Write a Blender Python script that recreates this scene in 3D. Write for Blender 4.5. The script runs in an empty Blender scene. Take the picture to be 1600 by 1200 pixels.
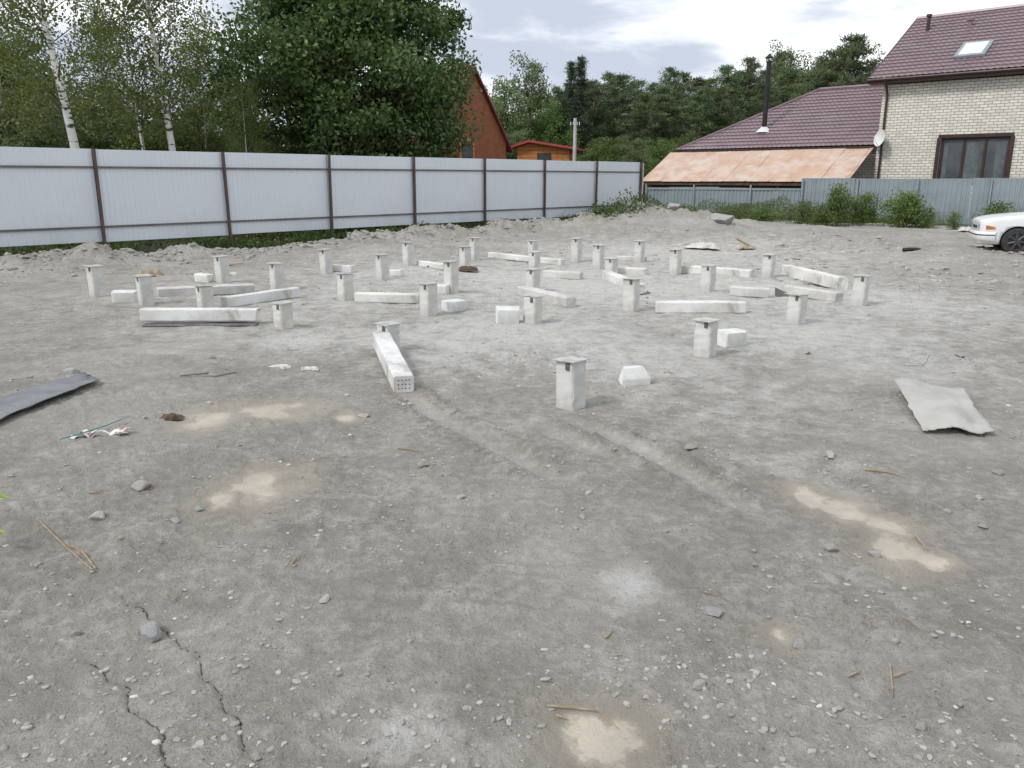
import bpy, math, random
import numpy as np
from mathutils import Vector, Matrix
R = math.radians
scene = bpy.context.scene
COL = scene.collection
random.seed(3)
rng = np.random.default_rng(7)

# ------------------------------------------------------------------ camera
H = 1.7; PITCH = R(14.45); FPX = 1250.0
cd = bpy.data.cameras.new("camera"); cam = bpy.data.objects.new("camera", cd); COL.objects.link(cam)
cam.location = (0, 0, H); cam.rotation_euler = (R(90) - PITCH, 0, 0)
cd.sensor_width = 36; cd.lens = 36 * FPX / 1600; cd.clip_end = 2000; cd.clip_start = 0.05
scene.camera = cam

cp, sp = math.cos(PITCH), math.sin(PITCH)
def ray(px, py):
    u = (px - 800) / FPX; v = (600 - py) / FPX
    return u, cp + v * sp, -sp + v * cp
def G(px, py, z=0.0):            # survey: measured bearing -> ground position (metres)
    u, dy, dz = ray(px, py); t = (z - H) / dz
    return (u * t, dy * t)
def ZAT(px, py, Y):              # height of a bearing at distance Y
    u, dy, dz = ray(px, py); return H + dz * Y / dy
def XAT(px, Y, py=278):
    u, dy, dz = ray(px, py); return u * Y / dy

# ------------------------------------------------------------------ numpy noise
def _h(ix, iy, s):
    n = (ix * 374761393 + iy * 668265263 + s * 1442695041) & 0xFFFFFFFF
    n = ((n ^ (n >> 13)) * 1274126177) & 0xFFFFFFFF
    n = n ^ (n >> 16)
    return (n & 0xFFFF) / 32767.5 - 1.0
def vn(x, y, s=0):
    x = np.asarray(x, float); y = np.asarray(y, float)
    ix = np.floor(x).astype(np.int64); iy = np.floor(y).astype(np.int64)
    fx = x - ix; fy = y - iy
    fx = fx * fx * (3 - 2 * fx); fy = fy * fy * (3 - 2 * fy)
    a = _h(ix, iy, s); b = _h(ix + 1, iy, s); c = _h(ix, iy + 1, s); d = _h(ix + 1, iy + 1, s)
    return (a * (1 - fx) + b * fx) * (1 - fy) + (c * (1 - fx) + d * fx) * fy
def fbm(x, y, f, o=3, s=0):
    r = 0; a = 1; t = 0
    for i in range(o):
        r = r + a * vn(x * f + 17.3 * i, y * f - 9.1 * i, s + i); t += a; a *= .55; f *= 2.03
    return r / t
def sstep(a, b, x):
    t = np.clip((x - a) / (b - a), 0, 1); return t * t * (3 - 2 * t)
def segdist(x, y, pts):
    d = np.full(x.shape, 1e9); al = np.zeros(x.shape); acc = 0
    for (x0, y0), (x1, y1) in zip(pts[:-1], pts[1:]):
        L = math.hypot(x1 - x0, y1 - y0)
        t = np.clip(((x - x0) * (x1 - x0) + (y - y0) * (y1 - y0)) / L**2, 0, 1)
        dd = np.hypot(x - x0 - t * (x1 - x0), y - y0 - t * (y1 - y0))
        m = dd < d; d = np.where(m, dd, d); al = np.where(m, acc + t * L, al); acc += L
    return d, al, acc

# site axes
A = np.array((0.736, -0.677)); B = np.array((0.677, 0.736))
ANG = math.atan2(A[1], A[0])
F0 = np.array((-9.0, 17.9))                # first visible fence post
RF0 = np.array((5.9, 36.4)); RFD = np.array((18.2 - 5.9, 29.4 - 36.4)); RFL = np.hypot(*RFD); RFD = RFD / RFL

def ell(px0, px1, py0, py1):
    cx, cy = G((px0 + px1) / 2, (py0 + py1) / 2)
    a = G(px0, (py0 + py1) / 2); b = G(px1, (py0 + py1) / 2); c = G(0, py0); d = G(0, py1)
    return cx, cy, abs(b[0] - a[0]) / 2, abs(c[1] - d[1]) / 2
PUD = [ell(260, 400, 632, 680), ell(350, 505, 620, 660), ell(325, 475, 714, 810), ell(305, 400, 746, 812),
       ell(1215, 1300, 750, 800), ell(1265, 1375, 768, 822), ell(1335, 1445, 792, 846), ell(1350, 1470, 824, 898),
       ell(830, 1030, 1080, 1220), ell(1175, 1255, 964, 1016), ell(515, 565, 643, 661), ell(1400, 1500, 850, 900)]
DUST = [(985, 912, .22, .8), (930, 890, .25, .45), (620, 1165, .3, .6), (560, 1150, .3, .4), (480, 525, .9, .75), (620, 525, 1.1, .65),
        (560, 470, 2, .6), (800, 520, 2.0, .8), (1000, 560, 1.4, .8), (700, 560, 1.1, .65), (1180, 610, .9, .6), (1250, 520, 1.8, .75),
        (900, 440, 4, .8), (1400, 560, 1.4, .65), (1150, 450, 3, .8), (650, 430, 3, .65), (1350, 470, 2.5, .7), (400, 500, 1.5, .55),
        (1230, 720, .6, .5), (800, 650, .8, .4), (680, 1180, .3, .4), (1120, 650, .8, .6), (300, 455, 2, .45), (1050, 400, 5, .65), (1450, 650, .8, .45), (1350, 1120, .3, .4), (1000, 700, .6, .4), (1450, 500, 2, .5)]
DUSTW = [(G(a, b), r, w) for a, b, r, w in DUST]
RUTS = [[G(610, 600), G(680, 645), G(760, 690), G(880, 745), G(1010, 812)], [G(800, 640), G(930, 705), G(1060, 770)],
        [G(860, 640), G(950, 680), G(1060, 735), G(1180, 795), G(1290, 850)], [G(690, 640), G(830, 730), G(960, 800)],
        [G(440, 560), G(200, 545), G(20, 560)], [G(1050, 640), G(1200, 660), G(1420, 700)], [G(640, 640), G(560, 760), G(500, 900)], [G(300, 900), G(420, 800), G(520, 700)],
        [G(1000, 480), G(1150, 520), G(1400, 560)], [G(1120, 700), G(1300, 760), G(1500, 860)]]
RW = [1.1, .8, 1.0, .7, .6, .55, .45, .45, .5, .5]
CRK = [[G(190, 925), G(262, 985), G(300, 1022), G(325, 1058), G(362, 1110), G(392, 1168)],
       [G(140, 1032), G(192, 1068), G(205, 1105), G(245, 1135), G(266, 1215)]]
def pudf(x, y):
    f = np.full(x.shape, -3.0)
    for cx, cy, a, b in PUD:
        f = np.maximum(f, 1 - np.hypot((x - cx) / a, (y - cy) / b))
    return f + .55 * fbm(x, y, 6, 4, 50)
def fence_s(x, y):
    rx = x - F0[0]; ry = y - F0[1]
    return -(rx * A[0] + ry * A[1]), rx * B[0] + ry * B[1]
def rf_s(x, y):
    rx = x - RF0[0]; ry = y - RF0[1]
    return rx * (-RFD[1]) + ry * RFD[0], rx * RFD[0] + ry * RFD[1]
def rutm(x, y):
    m = np.zeros(x.shape); h = np.zeros(x.shape); bm_ = np.zeros(x.shape)
    for i, c in enumerate(RUTS):
        wx = x + .05 * fbm(x, y, 1.4, 2, 31 + i); wy = y + .05 * fbm(x, y, 1.3, 2, 71 + i)
        d, al, tot = segdist(wx, wy, c)
        fade = sstep(0, .6, al) * (1 - sstep(tot - .9, tot, al))
        br = np.clip(.7 + 1.0 * fbm(x, y, 1.5, 2, 90 + i), 0, 1.3) * RW[i] * fade
        h += br * (-.024 * np.exp(-(d / .085) ** 4) + .020 * np.exp(-((d - .15) / .05) ** 2) * (1 + 1.1 * fbm(x, y, 13, 3, 33)))
        m = np.maximum(m, br * np.exp(-(d / .09) ** 4)); bm_ = np.maximum(bm_, br * np.exp(-((d - .16) / .06) ** 2))
    return h, m, bm_
def hf(x, y):
    x = np.atleast_1d(np.asarray(x, float)); y = np.atleast_1d(np.asarray(y, float))
    h = .03 * fbm(x, y, .5, 2, 1) + .034 * fbm(x, y, 1.7, 3, 2)
    rough = sstep(-.25, .45, fbm(x, y, .8, 3, 9))
    rh, rm_, rb_ = rutm(x, y); sm = 1 - .6 * np.clip(rm_, 0, 1)
    h += sm * ((.004 + .024 * rough) * fbm(x, y, 8, 4, 3) + (.003 + .011 * rough) * fbm(x, y, 30, 3, 4))
    s, t = fence_s(x, y)
    on = sstep(-10, -2, t) * (1 - sstep(19, 23, t))
    lump = 1 + .9 * fbm(x, y, 2.2, 5, 7) + .5 * np.abs(fbm(x, y, 6, 3, 8))
    h += on * .36 * np.exp(-((s + 1.5 + .6 * fbm(t, t * 0, .6, 3, 5)) / .7) ** 2) * (.55 + .75 * fbm(t, t * 0 + 3, .7, 3, 6)) * lump
    for px, py, rr, hh in ((1080, 352, 2.2, .32), (1010, 356, 2.5, .26), (930, 365, 2.0, .25), (1180, 372, 2.0, .15), (1290, 385, 1.8, .12),
                           (560, 398, 1.2, .15), (100, 415, 1.3, .15), (640, 388, 1.5, .12), (1450, 395, 2, .12)):
        cx, cy = G(px, py); d2 = ((x - cx) ** 2 + (y - cy) ** 2) / rr**2
        h += hh * np.exp(-d2) * (1 + .9 * fbm(x, y, 1.8, 4, 11))
    zone = sstep(13, 17, y) * sstep(4, 7.5, x) + sstep(19, 22, y)
    h += np.clip(zone, 0, 1) * (.07 * fbm(x, y, 1.3, 4, 21) + .06 * np.abs(fbm(x, y, 4, 3, 22)))
    h += rh
    for cx, cy, a, b, am, fr, sl in ((*G(660, 870), .75, .9, .012, 44, .12), (*G(700, 790), .9, .6, .010, 36, -.2), (*G(1130, 740), .5, .5, .010, 46, .4)):
        m = np.exp(-(((x - cx) / a) ** 2 + ((y - cy) / b) ** 2))
        h += am * m * np.sin((y + sl * x + .07 * fbm(x, y, 2, 2, 40)) * fr) * (.6 + .6 * fbm(x, y, 5, 2, 44))
    pm = sstep(-.2, .3, pudf(x, y))
    h = h * (1 - pm * .8) - pm * .008
    for c in CRK:
        d = segdist(x + .035 * fbm(x, y, 12, 3, 60), y + .035 * fbm(x, y, 12, 3, 61), c)[0]
        h -= .010 * np.exp(-(d / .009) ** 2)
    return h
def h1(x, y): return float(hf(x, y)[0])

# ------------------------------------------------------------------ node helpers
class NT:
    def __init__(s, m):
        m.use_nodes = True; s.t = m.node_tree; s.t.nodes.clear(); s.n = s.t.nodes; s.l = s.t.links
    def new(s, typ, **k):
        n = s.n.new(typ)
        for a, b in k.items(): setattr(n, a, b)
        return n
    def put(s, sock, v):
        if isinstance(v, bpy.types.NodeSocket): s.l.new(v, sock)
        elif isinstance(v, (tuple, list)) and len(v) == 3 and sock.type == 'RGBA': sock.default_value = (*v, 1)
        else: sock.default_value = v
    def coord(s, o='Object'): return s.new('ShaderNodeTexCoord').outputs[o]
    def noise(s, sc, det=4, ro=.55, vec=None, dist=0):
        n = s.new('ShaderNodeTexNoise'); n.inputs['Scale'].default_value = sc; n.inputs['Detail'].default_value = det
        n.inputs['Roughness'].default_value = ro; n.inputs['Distortion'].default_value = dist
        s.l.new(vec or s.coord(), n.inputs['Vector']); return n.outputs['Fac']
    def ramp(s, f, a, b):
        n = s.new('ShaderNodeMapRange'); n.interpolation_type = 'SMOOTHSTEP'
        s.put(n.inputs[0], f); n.inputs[1].default_value = a; n.inputs[2].default_value = b; return n.outputs[0]
    def mix(s, f, a, b, bt='MIX'):
        n = s.new('ShaderNodeMix', data_type='RGBA', blend_type=bt)
        s.put(n.inputs[0], f); s.put(n.inputs[6], a); s.put(n.inputs[7], b); return n.outputs[2]
    def math(s, op, a, b=0.0, c=0.0):
        n = s.new('ShaderNodeMath', operation=op); s.put(n.inputs[0], a); s.put(n.inputs[1], b); s.put(n.inputs[2], c); return n.outputs[0]
    def attr(s, name): return s.new('ShaderNodeAttribute', attribute_name=name).outputs['Fac']
    def bump(s, h, st, d, nrm=None):
        n = s.new('ShaderNodeBump'); n.inputs['Strength'].default_value = st; n.inputs['Distance'].default_value = d
        s.put(n.inputs['Height'], h)
        if nrm: s.l.new(nrm, n.inputs['Normal'])
        return n.outputs[0]
    def out(s, col, rough=.8, metal=0.0, nrm=None, spec=.5, trans=0, alpha=None):
        p = s.new('ShaderNodeBsdfPrincipled'); s.put(p.inputs['Base Color'], col); s.put(p.inputs['Roughness'], rough)
        s.put(p.inputs['Metallic'], metal); p.inputs['Specular IOR Level'].default_value = spec
        if nrm: s.l.new(nrm, p.inputs['Normal'])
        o = s.new('ShaderNodeOutputMaterial')
        if trans:
            t = s.new('ShaderNodeBsdfTranslucent'); s.put(t.inputs[0], col)
            m = s.new('ShaderNodeMixShader'); m.inputs[0].default_value = trans
            s.l.new(p.outputs[0], m.inputs[1]); s.l.new(t.outputs[0], m.inputs[2]); s.l.new(m.outputs[0], o.inputs[0])
        else: s.l.new(p.outputs[0], o.inputs[0])
        return p
def mat(name, c1, c2=None, scale=3.0, rough=.8, metal=0.0, bump=0.0, bscale=40, bd=.01, spec=.4, lo=.35, hi=.65, dirt=None, dsc=1.2, dlo=.55, dhi=.75):
    m = bpy.data.materials.new(name); n = NT(m)
    c = n.mix(n.ramp(n.noise(scale, 5, .6), lo, hi), c1, c2 or tuple(v * .75 for v in c1))
    if dirt: c = n.mix(n.ramp(n.noise(dsc, 6, .65, dist=.4), dlo, dhi), c, dirt)
    nr = n.bump(n.noise(bscale, 4, .6), bump, bd) if bump else None
    n.out(c, rough, metal, nr, spec); return m
def leafmat(name, c1, c2, c3=None, trans=.25):
    m = bpy.data.materials.new(name); n = NT(m)
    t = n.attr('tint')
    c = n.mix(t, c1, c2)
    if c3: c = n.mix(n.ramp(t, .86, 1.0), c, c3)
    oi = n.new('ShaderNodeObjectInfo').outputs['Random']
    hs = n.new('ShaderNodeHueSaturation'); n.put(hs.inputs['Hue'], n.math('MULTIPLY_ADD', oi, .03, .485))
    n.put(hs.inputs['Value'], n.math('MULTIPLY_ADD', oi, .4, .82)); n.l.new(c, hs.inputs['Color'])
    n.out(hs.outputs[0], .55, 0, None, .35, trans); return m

# ------------------------------------------------------------------ object helpers
def setup(o, label=None, category=None, group=None, kind=None):
    if label: o["label"] = label
    if category: o["category"] = category
    if group: o["group"] = group
    if kind: o["kind"] = kind
    return o
def link(name, data, parent=None, loc=None, rot=None):
    o = bpy.data.objects.new(name, data); COL.objects.link(o)
    if parent: o.parent = parent
    if loc is not None: o.location = loc
    if rot is not None: o.rotation_euler = rot
    return o
def empty(name, loc, rotz=0.0, **k):
    o = link(name, None, None, loc, (0, 0, rotz)); o.empty_display_size = .2; return setup(o, **k)
class MB:
    def __init__(s): s.v = []; s.f = []; s.mi = []
    def add(s, v, f, mi=0):
        o = len(s.v); s.v += [tuple(p) for p in v]; s.f += [tuple(i + o for i in q) for q in f]; s.mi += [mi] * len(f); return s
    def box(s, x0, x1, y0, y1, z0, z1, mi=0):
        v = [(x, y, z) for z in (z0, z1) for y in (y0, y1) for x in (x0, x1)]
        return s.add(v, [(0, 2, 3, 1), (4, 5, 7, 6), (0, 1, 5, 4), (2, 6, 7, 3), (0, 4, 6, 2), (1, 3, 7, 5)], mi)
    def tube(s, pts, rad, n=8, cap=True, mi=0):
        pts = [Vector(p) for p in pts]; V = []; F = []
        if not isinstance(rad, (list, tuple)): rad = [rad] * len(pts)
        for i, p in enumerate(pts):
            d = (pts[min(i + 1, len(pts) - 1)] - pts[max(i - 1, 0)])
            d = d.normalized() if d.length > 1e-9 else Vector((0, 0, 1))
            up = Vector((0, 0, 1)) if abs(d.z) < .9 else Vector((1, 0, 0))
            a = d.cross(up).normalized(); b = d.cross(a)
            for k in range(n):
                t = 2 * math.pi * k / n; V.append(p + (a * math.cos(t) + b * math.sin(t)) * rad[i])
        for i in range(len(pts) - 1):
            for k in range(n):
                F.append((i * n + k, i * n + (k + 1) % n, (i + 1) * n + (k + 1) % n, (i + 1) * n + k))
        if cap: F.append(tuple(range(n))[::-1]); F.append(tuple(range((len(pts) - 1) * n, len(pts) * n)))
        return s.add(V, F, mi)
    def mesh(s, name, mats, smooth=False):
        me = bpy.data.meshes.new(name); me.from_pydata(s.v, [], s.f); me.validate()
        for m in (mats if isinstance(mats, (list, tuple)) else [mats]): me.materials.append(m)
        if len(me.polygons) == len(s.mi): me.polygons.foreach_set('material_index', s.mi)
        if smooth: me.shade_smooth()
        me.update(); return me
    def obj(s, name, mats, parent=None, loc=None, rot=None, smooth=False, **k):
        return setup(link(name, s.mesh(name, mats, smooth), parent, loc, rot), **k)
def npmesh(name, V, F, m, tint=None, smooth=False):
    me = bpy.data.meshes.new(name); me.from_pydata(V.tolist(), [], F.tolist()); me.materials.append(m)
    if tint is not None:
        a = me.attributes.new('tint', 'FLOAT', 'FACE'); a.data.foreach_set('value', np.asarray(tint, np.float32))
    if smooth: me.shade_smooth()
    me.update(); return me
def leaves(C, size, asp=.55, g=rng, axis=None):
    N = len(C); u = g.normal(size=(N, 3))
    if axis is not None: u = u * .5 + axis
    u /= np.linalg.norm(u, axis=1)[:, None] + 1e-9
    w = g.normal(size=(N, 3)); v = np.cross(u, w); v /= np.linalg.norm(v, axis=1)[:, None] + 1e-9
    s = (size * g.uniform(.6, 1.3, N))[:, None]
    V = np.stack([C - u * s, C + v * s * asp, C + u * s, C - v * s * asp], 1).reshape(-1, 3)
    return V, np.arange(4 * N).reshape(N, 4)

# ------------------------------------------------------------------ materials
M_conc = mat("concrete", (.64, .63, .60), (.50, .49, .46), 5, .9, bump=.5, bscale=55, bd=.006, dirt=(.37, .35, .31), dsc=3.0, dlo=.56, dhi=.78)
M_concw = mat("white_concrete", (.76, .755, .73), (.60, .59, .56), 4, .9, bump=.5, bscale=60, bd=.006, dirt=(.40, .38, .335), dsc=3.5, dlo=.54, dhi=.72)
M_plate = mat("galvanised_plate", (.60, .60, .575), (.44, .43, .40), 9, .5, .25, bump=.1, dirt=(.30, .24, .19), dsc=8, dlo=.58, dhi=.72)
M_dark = mat("dark_hole", (.05, .047, .043), rough=.9)
M_tar_shade = mat("tar", (.10, .10, .105), (.17, .17, .17), 10, .8)  # tar scraps and brackets; also colours the shade strip under the raised beam
M_post = mat("rusty_brown_paint", (.13, .085, .07), (.085, .065, .058), 2, .6, .2, bump=.1)
M_rail = mat("brown_rail", (.13, .105, .10), (.18, .165, .16), 1.2, .6, .2)
M_panel = mat("white_profiled_metal", (.70, .73, .765), (.66, .695, .735), .6, .42, 0, dirt=(.60, .61, .61), dsc=.8, dlo=.55, dhi=.8)
M_bluef = mat("blue_grey_metal", (.30, .35, .375), (.25, .295, .32), 1.2, .6, .1, dirt=(.23, .23, .21), dsc=1.5)
M_roof = mat("plum_metal_tile", (.225, .158, .170), (.19, .135, .145), 1.2, .34, .0, spec=.6, dirt=(.27, .22, .22), dsc=.6)
M_orange = mat("faded_orange_sheet", (.54, .365, .27), (.48, .31, .22), 1.0, .75, dirt=(.58, .48, .40), dsc=1.1, dlo=.40, dhi=.66)
M_brown = mat("dark_brown_trim", (.06, .032, .027), rough=.45)
M_wood = mat("old_wood", (.14, .09, .06), (.07, .05, .035), 4, .85, bump=.3)
M_black = mat("black_metal", (.03, .03, .032), (.045, .043, .043), 4, .45, .5)
M_white = mat("white_paint", (.75, .75, .74), (.68, .68, .67), 3, .4)
M_grey = mat("weathered_slate", (.48, .47, .43), (.39, .38, .35), 3, .85, bump=.5, bscale=30, bd=.01, dirt=(.28, .27, .24), dsc=2.5)
M_dgrey = mat("dark_roofing", (.17, .175, .185), (.23, .235, .24), 6, .75, bump=.5, bscale=25, bd=.02)
M_stick = mat("dry_stick", (.42, .33, .22), (.28, .21, .13), 20, .9)
M_stone = bpy.data.materials.new("stone"); n = NT(M_stone)
oi = n.new('ShaderNodeObjectInfo').outputs['Random']
c = n.mix(n.ramp(n.noise(14, 5, .6), .35, .65), (.27, .27, .26), (.46, .455, .435))
c = n.mix(n.ramp(oi, .45, .95), c, (.54, .49, .43)); c = n.mix(n.ramp(n.noise(60, 3), .5, .8), c, (.19, .19, .185))
n.out(c, .85, 0, n.bump(n.noise(45, 4), .6, .01))
M_gravel = bpy.data.materials.new("gravel"); n = NT(M_gravel)
t = n.attr('tint'); c = n.mix(t, (.27, .255, .225), (.45, .43, .385)); c = n.mix(n.ramp(t, .965, 1), c, (.62, .60, .56)); n.out(c, .9)
# brick
def brickmat(name):
    m = bpy.data.materials.new(name); n = NT(m)
    sx = n.new('ShaderNodeSeparateXYZ'); n.l.new(n.coord(), sx.inputs[0])
    cb = n.new('ShaderNodeCombineXYZ'); n.put(cb.inputs[0], n.math('ADD', sx.outputs[0], sx.outputs[1])); n.l.new(sx.outputs[2], cb.inputs[1])
    b = n.new('ShaderNodeTexBrick'); n.l.new(cb.outputs[0], b.inputs['Vector'])
    b.inputs['Scale'].default_value = 1; b.inputs['Brick Width'].default_value = .30; b.inputs['Row Height'].default_value = .115
    b.inputs['Mortar Size'].default_value = .012; b.inputs['Mortar Smooth'].default_value = .2; b.inputs['Bias'].default_value = -.1
    b.inputs['Color1'].default_value = (.80, .77, .68, 1); b.inputs['Color2'].default_value = (.64, .60, .53, 1); b.inputs['Mortar'].default_value = (.25, .22, .19, 1)
    c = n.mix(n.ramp(n.noise(.9, 5), .4, .75), b.outputs['Color'], (.52, .49, .42)); c = n.mix(.3, b.outputs['Color'], c)
    n.out(c, .85, 0, n.bump(n.math('SUBTRACT', 1.0, b.outputs['Fac']), .6, .01)); return m
M_brick = brickmat("cream_brick")
def plankmat(name, c1, c2, sp_=.14, axis=2):
    m = bpy.data.materials.new(name); n = NT(m)
    sx = n.new('ShaderNodeSeparateXYZ'); n.l.new(n.coord(), sx.inputs[0])
    w = n.math('FRACT', n.math('DIVIDE', sx.outputs[axis], sp_))
    e = n.ramp(w, .0, .12)
    c = n.mix(n.ramp(n.noise(3, 4), .3, .7), c1, c2); c = n.mix(e, tuple(v * .35 for v in c1), c)
    n.out(c, .6, 0, n.bump(e, .6, .02)); return m
M_plank = plankmat("orange_brown_planks", (.34, .115, .045), (.26, .08, .033), .16, 1)
M_plank2 = plankmat("orange_planks", (.56, .24, .08), (.48, .19, .06), .22)
M_redroof = mat("deep_red_roof_sheet", (.25, .055, .06), (.20, .045, .05), 1, .45)
M_glass = mat("window_glass", (.04, .05, .055), (.08, .09, .09), 1.2, .12, 0, spec=.8)
M_curt = mat("curtain", (.14, .16, .165), (.09, .105, .11), 4, .8)
M_bark = mat("bark", (.12, .095, .07), (.075, .06, .045), 6, .95, bump=.6, bscale=12, bd=.04)
M_pbark = mat("pine_bark", (.28, .18, .12), (.17, .12, .09), 3, .95)
M_bbark = bpy.data.materials.new("birch_bark"); n = NT(M_bbark)
mp = n.new('ShaderNodeMapping'); mp.inputs['Scale'].default_value = (3, 3, 12); n.l.new(n.coord(), mp.inputs[0])
c = n.mix(n.ramp(n.noise(1.0, 4, .6, mp.outputs[0]), .56, .64), (.74, .73, .69), (.06, .055, .05))
c = n.mix(n.ramp(n.noise(1.5, 3), .6, .8), c, (.3, .28, .25)); n.out(c, .8)
M_btwig = mat("birch_twig", (.12, .09, .07), (.2, .17, .14), 4, .9)
L_dark = leafmat("leaf_dark_green", (.05, .085, .025), (.155, .215, .07), trans=.28)
L_birch = leafmat("leaf_birch", (.10, .145, .035), (.23, .28, .08), (.36, .33, .08), .35)
L_mid = leafmat("leaf_mid_green", (.075, .125, .03), (.18, .25, .065), trans=.32)
L_wil = leafmat("leaf_grey_green", (.11, .155, .06), (.23, .29, .13), trans=.32)
L_pine = leafmat("needle_pine", (.07, .11, .05), (.19, .245, .105), trans=.18)
L_spr = leafmat("needle_spruce", (.03, .052, .03), (.08, .115, .055), trans=.08)
L_weed = leafmat("leaf_weed", (.06, .105, .022), (.17, .24, .06), (.28, .24, .11), .3)
L_under = leafmat("leaf_undergrowth", (.035, .06, .015), (.12, .17, .045), (.2, .17, .08), .25)
L_fire = leafmat("leaf_fireweed", (.09, .14, .035), (.20, .24, .08), (.32, .15, .14), .3)

# ground material
M_g = bpy.data.materials.new("gravelly_ground"); n = NT(M_g)
big = n.noise(.45, 5, .6); midn = n.noise(2.3, 6, .65, dist=.3); fine = n.noise(14, 6, .7); vf = n.noise(75, 4, .7)
c = n.mix(n.ramp(midn, .34, .66), (.355, .333, .292), (.515, .49, .44))
c = n.mix(n.ramp(fine, .42, .66), n.mix(.55, c, (.235, .215, .18)), c)
c = n.mix(n.math('MULTIPLY', n.ramp(big, .45, .7), .5), c, (.54, .52, .475))
c = n.mix(n.math('MULTIPLY', n.attr('berm'), .55), c, n.mix(n.ramp(fine, .42, .58), (.19, .175, .147), (.36, .335, .29)))  # rut shading put into the colour: dark clods on berms, paler bottoms
c = n.mix(n.math('MULTIPLY', n.attr('track'), .35), c, (.50, .475, .425))
c = n.mix(n.math('MULTIPLY', n.ramp(vf, .58, .85), .4), c, (.62, .60, .56)); c = n.mix(n.math('MULTIPLY', n.ramp(vf, .46, .25), .6), c, (.165, .15, .13))
vo = n.new('ShaderNodeTexVoronoi'); vo.inputs['Scale'].default_value = 42; n.l.new(n.coord(), vo.inputs['Vector'])
sp1 = n.new('ShaderNodeSeparateColor'); n.l.new(vo.outputs['Color'], sp1.inputs[0])
stm = n.math('MULTIPLY', n.ramp(vo.outputs['Distance'], .28, .20), n.ramp(sp1.outputs[0], .82, .86))
c = n.mix(n.math('MULTIPLY', stm, .6), c, n.mix(sp1.outputs[1], (.23, .22, .21), (.58, .56, .52)))
c = n.mix(n.math('MULTIPLY', n.ramp(n.noise(1.1, 3), .56, .68), n.math('MULTIPLY', n.ramp(vf, .5, .6), .4)), c, (.58, .50, .45))
du = n.attr('dust'); dn = n.math('ADD', du, n.math('MULTIPLY', n.math('SUBTRACT', n.noise(4.5, 8, .74, dist=.3), .5), 2.3))
c = n.mix(n.math('MULTIPLY', n.ramp(dn, .22, 1.15), .82), c, (.70, .685, .65))
pf = n.attr('puddle'); pn = n.math('ADD', pf, n.math('MULTIPLY', n.math('SUBTRACT', n.noise(14, 7, .72), .5), 1.6))
wet = n.ramp(pn, -.7, .1); pm = n.ramp(pn, -.2, .75)
c = n.mix(n.math('MULTIPLY', wet, .4), c, (.36, .32, .255))
c = n.mix(n.math('MULTIPLY', pm, .78), c, n.mix(n.ramp(n.noise(7, 6, .65), .35, .65), (.555, .49, .385), (.42, .375, .30)))
cr = n.attr('crack'); crn = n.math('ADD', cr, n.math('MULTIPLY', n.math('SUBTRACT', n.noise(45, 4), .5), .010))
c = n.mix(n.math('MULTIPLY', n.ramp(crn, .0055, .0018), .85), c, (.065, .055, .045))
gr = n.attr('grass'); c = n.mix(n.ramp(n.math('ADD', gr, n.math('MULTIPLY', n.math('SUBTRACT', fine, .5), .8)), .35, .65), c, n.mix(n.ramp(midn, .3, .7), (.035, .045, .02), (.07, .07, .04)))
bh = n.math('ADD', n.math('MULTIPLY', fine, 1.0), n.math('MULTIPLY', vf, .4)); bh = n.math('ADD', bh, n.math('MULTIPLY', stm, .25))
bh = n.math('MULTIPLY', bh, n.math('SUBTRACT', 1.0, n.math('MULTIPLY', pm, .8)))
bh = n.math('MULTIPLY', bh, n.math('SUBTRACT', 1.0, n.math('MULTIPLY', n.attr('track'), .3)))
rg = n.math('SUBTRACT', .92, n.math('MULTIPLY', pm, .5))
n.out(c, rg, 0, n.bump(bh, 1.0, .05), .35)

# ------------------------------------------------------------------ ground sheet
fa = np.arange(-41, 41.001, .13); ca = np.concatenate([np.arange(-180, -41, 6), fa, np.arange(44, 180, 6)])
ra = [.05, .4, .8, 1.1]; r_ = 1.3
while r_ < 48: ra.append(r_); r_ *= 1.0070
while r_ < 900: ra.append(r_); r_ *= 1.15
ra = np.array(ra); na, nr = len(ca), len(ra)
TH, RR = np.meshgrid(np.radians(ca), ra)
X = (RR * np.sin(TH)).ravel(); Y = (RR * np.cos(TH)).ravel()
Z = hf(X, Y)
far = sstep(45, 60, RR.ravel()); Z = Z * (1 - far)
i = np.arange(nr - 1)[:, None]; j = np.arange(na)[None, :]; j2 = (j + 1) % na
F = np.stack([i * na + j, (i + 1) * na + j, (i + 1) * na + j2, i * na + j2], -1).reshape(-1, 4)[:, ::-1]
gm = npmesh("ground", np.stack([X, Y, Z], 1), F, M_g, smooth=True)
def addattr(me, name, v):
    a = me.attributes.new(name, 'FLOAT', 'POINT'); a.data.foreach_set('value', np.asarray(v, np.float32))
addattr(gm, 'puddle', pudf(X, Y))
_, tm, tb = rutm(X, Y)
addattr(gm, 'track', np.clip(tm, 0, 1)); addattr(gm, 'berm', np.clip(tb, 0, 1))
d = np.zeros(X.shape)
for (cx, cy), r0, w in DUSTW: d = np.maximum(d, w * np.exp(-((X - cx) ** 2 + ((Y - cy) * .8) ** 2) / r0**2)) 
d += .15 * sstep(6, 9, Y) * (1 - sstep(20, 26, Y))
addattr(gm, 'dust', d)
ck = np.full(X.shape, 9.0); wx = X + .035 * fbm(X, Y, 12, 3, 60); wy = Y + .035 * fbm(X, Y, 12, 3, 61)
for c_ in CRK: ck = np.minimum(ck, segdist(wx, wy, c_)[0])
addattr(gm, 'crack', ck)
fs, ft = fence_s(X, Y); rs, rt = rf_s(X, Y)
addattr(gm, 'grass', np.maximum(sstep(-.75, .2, fs + .35 * fbm(X, Y, 1.2, 3, 15)), sstep(-1.3, .3, rs)))
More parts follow.
